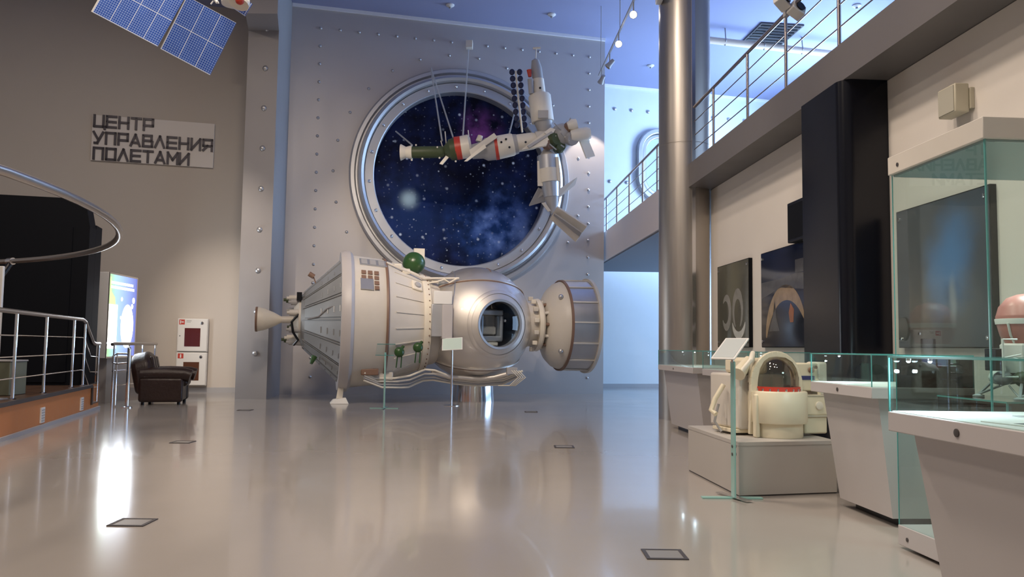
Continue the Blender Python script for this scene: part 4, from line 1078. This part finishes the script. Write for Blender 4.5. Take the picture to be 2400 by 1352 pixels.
def picture(label, y0, y1, z0, z1, m_, shapes=()):
    t = wall_thing('wall_picture', label, 'picture', y0)
    l_ = (y1-y0)/cos(A_R)
    MB().box(-.05, 0, 0, l_, z0, z1).build('backing', M_blackm, t)
    o = MB().box(-.056, -.0505, .01, l_-.01, z0+.01, z1-.01).build('print', m_, t)
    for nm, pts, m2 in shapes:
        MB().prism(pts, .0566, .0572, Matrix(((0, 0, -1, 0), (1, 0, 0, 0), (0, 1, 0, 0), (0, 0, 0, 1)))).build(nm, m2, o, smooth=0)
    for (y, z) in ((.06, z0+.08), (l_-.06, z0+.08), (.06, z1-.08), (l_-.06, z1-.08)):
        MB().lathe([(0, .0), (0, .018), (.012, .018), (.016, 0)], (-.056, y, z), (-1, 0, 0), 14).build('standoff', M_steel, t)
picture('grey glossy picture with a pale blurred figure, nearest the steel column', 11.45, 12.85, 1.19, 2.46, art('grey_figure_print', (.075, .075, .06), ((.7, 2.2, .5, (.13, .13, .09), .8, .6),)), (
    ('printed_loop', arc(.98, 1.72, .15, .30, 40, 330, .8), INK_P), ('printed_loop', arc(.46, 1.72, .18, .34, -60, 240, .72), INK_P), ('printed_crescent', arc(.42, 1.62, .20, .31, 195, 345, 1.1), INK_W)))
picture('dark glossy picture with a painted golden reflection, left of the black column', 9.3, 10.98, 1.19, 2.46, art('dark_glossy_print', (.014, .016, .024), ((1.0, 2.15, .5, (.03, .035, .06), .7, 1),)), (  # flat shapes stand in for hall reflections in its glass
    ('reflection_haze', [(.02, 1.86), (.02, 2.06), (.5, 2.10), (1.0, 2.06), (1.66, 2.06), (1.66, 1.84), (1.0, 1.95)], REFL_B), ('reflection_arc', arc(.86, 1.20, .58, .78, 10, 150, .95, 26), REFL_G), ('reflection_blob', [(.62, 1.50), (.72, 1.50), (.76, 1.62), (.70, 1.74), (.60, 1.66)], REFL_O),
    ('reflection_wedge', [(1.05, 1.40), (1.40, 1.40), (1.28, 1.58), (1.20, 1.82), (1.16, 1.58)], REFL_B), ('reflection_block', [(.30, 2.10), (.55, 2.10), (.55, 2.26), (.30, 2.26)], REFL_B)))
picture('large dark blue picture behind the tall glass case', 6.2, 7.55, 1.19, 2.46, art('blue_plume_print', (.045, .055, .07), ((.55, 1.95, .45, (.05, .18, .42), .95, .8), (.75, 1.70, .25, (.07, .18, .38), .8, .6), (.5, 1.6, .07, (.30, .33, .36), .6, .25), (1.0, 1.4, .5, (.06, .055, .04), .6, 1))))
t = wall_thing('wall_speaker', 'small dark wall speaker half hidden behind the black column', 'speaker', 9.35)
MB().box(-.14, 0, 0, .52, 2.46, 2.95).build('cabinet', M_black, t, bevel=.01)
MB().box(-.146, -.14, .03, .49, 2.5, 2.91).build('grille', M_blackm, t)
t = wall_thing('wall_speaker', 'small cream wall loudspeaker above the tall glass case', 'speaker', 6.45)
MB().box(-.15, -.03, 0, .24, 3.10, 3.34).build('cabinet', M_plastic, t, bevel=.01)
MB().box(-.156, -.15, .015, .225, 3.115, 3.325).build('grille', mat('speaker_cloth', (.40, .38, .32), .8), t)
MB().box(-.03, 0, -.02, .12, 3.13, 3.30).build('bracket', M_plastic, t)

# ------------------------------------------------------------------ SHOWCASES
def glass_panel(mb, x0, x1, y0, y1, z0, z1): mb.box(x0, x1, y0, y1, z0, z1)
def showcase(label, loc, wx, ly, flare, leds, tz=.92, gz_=1.135, slab=.075, led_w=3.5):
    """local x to the wall, local y away from the camera; the origin is the near front top corner"""
    t = thing('table_showcase', label, 'showcase', (*loc, 0), A_R)
    MB().hexa([(.08+flare, .10, .06), (wx-.06, .10, .06), (wx-.06, ly-.08, .06), (.08+flare, ly-.08, .06)],
              [(.075, .06, tz-slab-.0005), (wx-.06, .06, tz-slab-.0005), (wx-.06, ly-.05, tz-slab-.0005), (.075, ly-.05, tz-slab-.0005)]).build('body', M_table, t, smooth=0)
    MB().box(.16+flare, wx-.1, .18, ly-.16, 0, .06).build('plinth', M_black, t, smooth=0)
    MB().box(0, wx, 0, ly, tz-slab, tz).build('top_slab', M_table, t, bevel=.004)
    MB().lathe([(0, 0), (0, .014), (.004, .014), (.006, .006), (.006, 0)], (0, ly*.52, tz-slab*.5), (-1, 0, 0), 14).build('lock', M_grate, t)
    MB().box(.012, wx-.012, .012, ly-.012, tz+.0005, tz+.003).build('display_mat', M_paper, t)
    g = .006
    pan = (('front_glass', (.004, .004+g, .011, ly-.011, tz+.001, gz_-.007)), ('near_glass', (.004, wx-.004, .004, .010, tz+.001, gz_-.007)),
           ('far_glass', (.004, wx-.004, ly-.010, ly-.004, tz+.001, gz_-.007)), ('back_glass', (wx-.010, wx-.004, .011, ly-.011, tz+.001, gz_-.007)), ('lid_glass', (.004, wx-.004, .004, ly-.004, gz_-.006, gz_)))
    for nm, b in pan: MB().box(*b).build(nm, M_glass, t, smooth=0)
    e = .0028
    MB().box(.002, .002+e*2, .002, .002+e*2, tz+.001, gz_).box(.002, .002+e*2, ly-.010, ly-.002, tz+.001, gz_).box(wx-.010, wx-.002, .002, .010, tz+.001, gz_).box(wx-.010, wx-.002, ly-.010, ly-.002, tz+.001, gz_) \
        .box(.001, wx-.001, .001, .004, gz_-.007, gz_+.001).box(.001, .004, .004, ly-.004, gz_-.007, gz_+.001).box(.004, wx-.001, ly-.004, ly-.001, gz_-.007, gz_+.001).build('glass_edge', M_gedge, t, smooth=0)
    for (x, y) in leds:
        l0_ = MB().lathe([(0, 0), (0, .010), (-.010, .009), (-.010, 0)], (x, y, gz_-.008), n=14).build('lamp_holder', M_steel, t)
        MB().lathe([(-.0105, 0), (-.0105, .008), (-.016, .005), (-.017, 0)], (x, y, gz_-.008), n=12).build('led', M_led, l0_)
        ll = bpy.data.lights.new('showcase_led_light', 'POINT'); ll.energy = led_w; ll.color = (.72, .9, 1); ll.shadow_soft_size = .006
        lo = bpy.data.objects.new('showcase_led_light', ll); COL.objects.link(lo); lo.location = Matrix.Translation((*loc, 0)) @ Matrix.Rotation(A_R, 4, 'Z') @ Vector((x, y, gz_-.06))
    return t
tb1 = showcase('white table showcase farthest away, at the foot of the steel column', (2.30, 10.3), .85, 1.8, .10, ((.10, .25), (.08, .75)), led_w=.4)
tb4 = showcase('white table showcase half hidden behind the cream helmet exhibit', (2.40, 8.25), .66, 1.55, .10, ((.5, 1.2),), led_w=.4)
tb2 = showcase('white table showcase between the cream helmet exhibit and the tall glass case', (2.345, 5.30), .70, .92, .10, ((.17, .80),))
tb3 = showcase('white table showcase nearest the viewer, with papers, bottom right corner', (1.53, 2.27), 1.05, .92, .12, ((.06, .87), (.14, .86)))
for (x, y, w, h, r_, mt, lab) in ((.22, .30, .26, .34, .2, M_paper, 'white paper sheet with dark lines under the glass of the nearest showcase'), (.50, .55, .34, .24, -.05, M_grey, 'grey photo print under the glass of the nearest showcase'), (.52, .20, .26, .30, .05, M_aluplate, 'grey document nearest the front edge of the nearest showcase')):
    q = Matrix.Translation((1.53, 2.27, 0)) @ Matrix.Rotation(A_R, 4, 'Z') @ Vector((x, y, .9236))
    s_ = thing('paper_sheet', lab, 'paper', q, A_R+r_)
    MB().box(-w/2, w/2, -h/2, h/2, 0, .003).build('sheet', mt, s_)
    MB().box(-w/2+.03, w/2-.03, -h/2+.03, h/2-.10, .003, .0036).build('printed_area', M_grate, s_)
# tall glass case
LC = Vector((2.358, 4.0, 0))
tc_ = thing('tall_showcase', 'tall glass showcase with white base and cap holding the lander model', 'showcase', LC, A_R)
CX, CY, Z0, Z1, Z2 = 1.15, .885, .135, 2.225, 2.335
MB().box(0, CX, 0, CY, 0.02, Z0).build('base', M_table, tc_, bevel=.004)
MB().box(.08, CX-.08, .08, CY-.08, 0, .02).build('plinth', M_black, tc_)
MB().box(-.012, CX+.012, -.012, CY+.012, Z1, Z2).build('cap', M_cream, tc_, bevel=.004)
MB().box(.01, CX-.01, .01, CY-.01, Z1-.012, Z1-.001).build('cap_underside', mat('teal_glass_lid', (.26, .36, .35), .35), tc_)
for nm, b in (('front_glass', (.004, .012, .013, CY-.013, Z0+.001, Z1-.013)), ('near_glass', (.004, CX-.004, .004, .012, Z0+.001, Z1-.013)), ('far_glass', (.004, CX-.004, CY-.012, CY-.004, Z0+.001, Z1-.013)), ('back_glass', (CX-.012, CX-.004, .013, CY-.013, Z0+.001, Z1-.013))):
    MB().box(*b).build(nm, M_glass, tc_, smooth=0)
MB().box(.003, .011, .003, .011, Z0+.001, Z1-.001).box(.003, .008, CY-.008, CY-.003, Z0+.001, Z1-.001).build('glass_edge', M_gedge, tc_, smooth=0)
for (y, z) in ((CY-.10, Z0*.5), (CY-.10, (Z1+Z2)/2-.01)):
    MB().lathe([(0, 0), (0, .012), (.004, .012), (.006, 0)], (0 if z < 1 else -.012, y, z), (-1, 0, 0), 12).build('lock', M_grate, tc_)
ll = bpy.data.lights.new('tall_showcase_light', 'AREA'); ll.energy = 14; ll.color = (.80, 1, .95); ll.size = .5; ll.spread = radians(150)
lo = bpy.data.objects.new('tall_showcase_light', ll); COL.objects.link(lo); lo.location = Matrix.Translation(LC) @ Matrix.Rotation(A_R, 4, 'Z') @ Vector((.65, .45, Z1-.02))
# glass stand inside and the lander
mloc = XF[tc_.name]
gp = thing('glass_stand', 'clear glass box stand carrying the lander inside the tall showcase', 'stand', mloc @ Vector((.50, .43, Z0)), A_R)
gh = .905-Z0
for nm, b in (('front_glass', (-.33, -.324, -.30, .30, 0, gh-.007)), ('near_glass', (-.324, .33, -.30, -.294, 0, gh-.007)), ('far_glass', (-.324, .33, .294, .30, 0, gh-.007)), ('top_glass', (-.33, .33, -.30, .30, gh-.006, gh))):
    MB().box(*b).build(nm, M_glass, gp, smooth=0)
MB().box(-.333, -.325, -.303, -.295, 0, gh).box(-.333, .333, -.303, -.3005, gh-.008, gh+.001).box(-.333, -.3305, -.3, .303, gh-.008, gh+.001).build('glass_edge', M_gedge, gp, smooth=0)
ld = thing('lander_model', 'lander model with dark red ball cap inside the tall showcase', 'model', mloc @ Vector((.50, .43, .9065)), A_R)
zb = .0
MB().lathe([(.30, .0), (.30, .10), (.34, .125), (.42, .145), (.45, .145), (.455, .142), (.50, .13), (.55, .09), (.57, .04), (.575, 0)], n=36).build('ball_cap', M_terra, ld)
MB().lathe([(.405, .146), (.43, .150), (.435, .149), (.435, .14)], n=36).build('cap_belt', M_paper, ld)
for a in (200, 260, 320): MB().tube([(.147*cos(radians(a)), .147*sin(radians(a)), .41), (.128*cos(radians(a)), .128*sin(radians(a)), .345), (.10*cos(radians(a)), .10*sin(radians(a)), .305)], .007, 6).build('cap_strap', M_paper, ld)
MB().lathe([(.14, .0), (.14, .12), (.29, .13), (.30, .12), (.30, 0)], n=8).build('body', M_paper, ld, smooth=20)
mgf = mat('green_fan', (.35, .55, .45), .5)
for k in range(5):
    a = radians(245+7*k); MB().bar((.132*cos(a), .132*sin(a), .16), (.132*cos(a+.05*(k-2)), .132*sin(a+.05*(k-2)), .28), .012, .004).build('green_stripe', mgf, ld)
MB().box(-.21, -.17, -.05, .05, .15, .27).build('instrument_box', M_black, ld, bevel=.005)
MB().tube([(-.14, -.12, .12), (-.22, -.12, .12), (-.22, -.12, .32), (-.14, -.12, .32)], .006, 6).tube([(-.22, -.12, .22), (-.12, -.12, .24)], .005, 6).build('bracket_frame', M_paper, ld)
for k in range(8):
    a = 2*pi*k/8; MB().sphere((.14*cos(a), .14*sin(a), .11), .05, 12, (1, 1, .8)).build('propellant_tank', [M_paper, M_aluplate, M_olive][k % 3], ld)
for k in range(4):
    a = pi/4+pi/2*k
    MB().tube([(.12*cos(a), .12*sin(a), .14), (.24*cos(a), .24*sin(a), .012)], .008, 6).tube([(.14*cos(a+.5), .14*sin(a+.5), .07), (.24*cos(a), .24*sin(a), .012)], .005, 6).tube([(.14*cos(a-.5), .14*sin(a-.5), .07), (.24*cos(a), .24*sin(a), .012)], .005, 6).build('leg', M_grey, ld)
    MB().lathe([(0, .03), (.008, .03), (.015, .012), (.015, 0)], (.24*cos(a), .24*sin(a), 0), n=12).build('foot_pad', M_grey, ld)
MB().lathe([(.02, .04), (.09, .02), (.1, 0)], n=14).build('nozzle', M_grate, ld)

# ------------------------------------------------------------------ PLINTH AND CREAM HELMET EXHIBIT
pn = thing('plinth', 'low grey plinth under the cream helmet exhibit', 'plinth', (1.81, 6.46, 0))
Pq = [Vector((1.805, 6.46, 0)), Vector((2.66, 6.68, 0)), Vector((2.56, 7.95, 0)), Vector((1.70, 7.81, 0))]
cen = sum(Pq, Vector())/4
def scaled(z, k): return [(cen.x+(p.x-cen.x)*k, cen.y+(p.y-cen.y)*k, z) for p in Pq]
MB().hexa(scaled(.012, 1.0), scaled(.395, 1.0)).build('body', M_plinth, pn, world=True, smooth=0)
MB().hexa(scaled(.396, 1.006), scaled(.425, 1.006)).build('top_board', M_plinth, pn, world=True, smooth=0)
MB().hexa(scaled(0, .985), scaled(.011, .985)).build('kick', M_grate, pn, world=True, smooth=0)
EX = thing('helmet_exhibit', 'cream enamel space helmet rig with clear dome and red collar on plinth', 'exhibit', (2.265, 6.93, .4255), A_W)
n_c = 48
MB().lathe([(0, 0), (0, .20), (.012, .205), (.11, .205), (.13, .20), (.13, 0)], (0, 0, 0), n=n_c).build('lower_drum', M_ivory, EX)
MB().lathe([(.115, .17), (.12, .235), (.13, .243), (.375, .243), (.385, .235), (.385, .19)], n=n_c).build('main_drum', M_ivory, EX)
MB().lathe([(.372, .16), (.372, .188), (.422, .188), (.422, .16)], n=n_c).build('red_collar', M_red, EX)
for i in range(10):
    a = radians(180+20*i); MB().cyl((.186*cos(a), .186*sin(a), .385), (.186*cos(a), .186*sin(a), .405), .009, n=8).build('collar_bolt', M_steel, EX)
MB().lathe([(.40, .178), (.50, .176), (.57, .160), (.63, .125), (.665, .075), (.678, .0)], n=40).build('dome', M_dome, EX)
# arch frame around the dome
arch = [(-.215*cos(pi*i/16), .02, .43+.255*sin(pi*i/16)) for i in range(17)]
arch = [(-.225, .02, .02)]+[(-.215, .02, .30)]+arch+[(.215, .02, .30)]
mb = MB()
for p, q in zip(arch, arch[1:]): mb.bar(Vector(p), Vector(q)+(Vector(q)-Vector(p)).normalized()*.01, .07, .035, up=(0, 1, 0))
mb.build('arch_frame', M_ivory, EX, bevel=.006)
MB().lathe([(.41, .165), (.50, .163), (.565, .148), (.62, .115), (.65, .07), (.662, 0)], n=24, a0=.25, a1=pi-.25).build('dome_back', M_grey, EX)
MB().box(-.25, -.21, -.08, -.02, 0, .36).build('side_rail', M_ivory, EX, bevel=.012)
MB().prism([(-.30, .10), (.12, .10), (.22, .16), (.22, .62), (-.30, .62)], .05, .52).build('rear_box', M_cream, EX, bevel=.02)
MB().prism([(-.34, .12), (.0, .12), (.0, .5), (-.34, .5)], .02, .05).build('rear_sled', M_ivory, EX, bevel=.005)
MB().box(-.25, -.02, .10, .45, .521, .66).build('top_block', M_ivory, EX, bevel=.03)
MB().tube([(-.32, .02, .55), (-.25, .0, .64), (-.20, .05, .70), (-.19, .08, .60), (-.22, .06, .45)], .022, 10).build('hose', M_creaml, EX)
MB().cyl((-.34, .05, .52), (-.18, .15, .64), .06, .04).build('elbow_pipe', M_ivory, EX)
for i in range(6): MB().cyl((-.222, -.02, .12+.05*i), (-.235, -.03, .12+.05*i), .01, n=8).build('rail_bolt', M_grate, EX)
MB().tube([(-.34, .3, .42), (-.42, .3, .30), (-.46, .3, .20), (-.44, .25, .17)], .022, 10).build('side_handle', M_ivory, EX)
MB().tube([(-.36, .35, .25), (-.40, .35, .10), (-.36, .3, .016)], .012, 8).build('side_hose', M_grey, EX)
# right side equipment
MB().box(.25, .47, -.02, .12, .02, .17).build('battery_lower', M_ivory, EX, bevel=.015)
MB().box(.24, .48, -.03, .13, .175, .345).build('battery_upper', M_ivory, EX, bevel=.015)
MB().box(.235, .485, -.035, .135, .16, .18).box(.235, .485, -.035, .135, .335, .35).build('battery_band', M_plastic, EX, bevel=.004)
MB().lathe([(0, .0), (0, .035), (.015, .035), (.02, .02), (.02, 0)], (.38, -.03, .26), (0, -1, 0), 18).build('gauge', M_creaml, EX)
MB().box(.20, .44, .06, .30, .38, .62).build('electronics_box', M_ivory, EX, bevel=.012)
MB().box(.22, .40, .053, .0595, .475, .51).build('blue_plate', mat('dark_blue_plate', (.03, .04, .16), .3), EX)
MB().cyl((.36, .05, .56), (.36, .03, .56), .025).cyl((.40, .05, .585), (.40, .03, .585), .015).build('connector', M_brown, EX)
MB().box(.45, .55, .08, .26, .33, .63).build('side_box', M_creaml, EX, bevel=.02)
MB().tube([(.42, .02, .35), (.41, .0, .44), (.40, .03, .48)], .016, 8).build('short_hose', M_ivory, EX)
MB().tube([(.48, .05, .35), (.505, .04, .20), (.47, .05, .03)], .012, 8).build('black_hose', M_black, EX)

# ------------------------------------------------------------------ INFO STANDS
g0 = at(1715, 1162, 6.48)
i1 = thing('glass_info_stand', 'near glass info stand with tilted framed sheet beside the plinth', 'info stand', (1.745, 6.40, 0))
MB().box(-.007, .007, -.05, .05, .013, 1.06).build('glass_blade', M_gblade, i1, bevel=.003)
MB().box(-.007, .007, .0505, .055, .013, 1.06).build('blade_trim', M_glass, i1)
MB().box(-.25, .22, -.03, .03, .0, .012).build('base_bar', M_gblade, i1, bevel=.002)
b_ = MB().box(-.03, .03, -.20, .20, .0122, .018).build('base_bar', M_steel, i1); b_.rotation_euler = (0, 0, .35)
sh = MB().box(-.10, .10, -.155, .155, 0, .012).build('panel_frame', M_white, i1, bevel=.004); sh.matrix_basis = Matrix.Translation((-.02, 0, 1.155)) @ Matrix.Rotation(radians(-41), 4, 'Z') @ Matrix.Rotation(radians(32), 4, 'X')
MB().box(-.085, .085, -.138, .138, .0122, .014).build('text_sheet', mat('shaded_sheet', (.50, .54, .54), .5), sh)  # grey puts the shade on the sheet into its colour
MB().cyl((0, 0, 1.05), (-.01, .0, 1.145), .012).build('neck', M_steel, i1)
for z in (.34, .40): MB().cyl((-.013, -.0, z), (.02, 0, z), .012).build('clamp_bolt', M_grate, i1)
i2 = thing('glass_info_stand', 'far clear glass info stand in front of the cream cone', 'info stand', (-2.31, 14.95, 0))
MB().box(-.015, .015, -.02, .02, .012, 1.02).build('glass_blade', M_gblade, i2, bevel=.003)
MB().box(-.26, .26, -.025, .025, 0, .012).build('base_bar', M_gblade, i2)
MB().box(-.025, .025, -.26, .26, 0.0125, .02).build('base_bar', M_gblade, i2)
sh = MB().box(-.17, .17, -.13, .13, -.005, .005).build('glass_plate', M_glass, i2); sh.matrix_basis = Matrix.Translation((0.0, 0, 1.07)) @ Matrix.Rotation(radians(50), 4, 'X')
MB().box(-.17, .17, -.136, -.13, -.006, .006).box(-.17, .17, .13, .136, -.006, .006).build('plate_edge', M_gedge, sh)
i3 = thing('info_stand', 'slim info stand with white tilted sheet in front of the ball cabin', 'info stand', (-1.15, 15.85, 0))
MB().cyl((0, 0, .012), (0, 0, 1.17), .018, n=12).build('pole', M_steel, i3)
MB().lathe([(0, .15), (.01, .15), (.014, .02), (.014, 0)], n=28).build('foot_plate', M_steel, i3)
sh = MB().box(-.20, .20, -.16, .16, 0, .012).build('panel', M_white, i3, bevel=.004); sh.matrix_basis = Matrix.Translation((0, 0, 1.19)) @ Matrix.Rotation(radians(-4), 4, 'Y') @ Matrix.Rotation(radians(48), 4, 'X')
MB().box(-.185, .185, -.145, .145, .0122, .014).build('text_sheet', mat('pale_green_sheet', (.55, .68, .62), .5), sh)
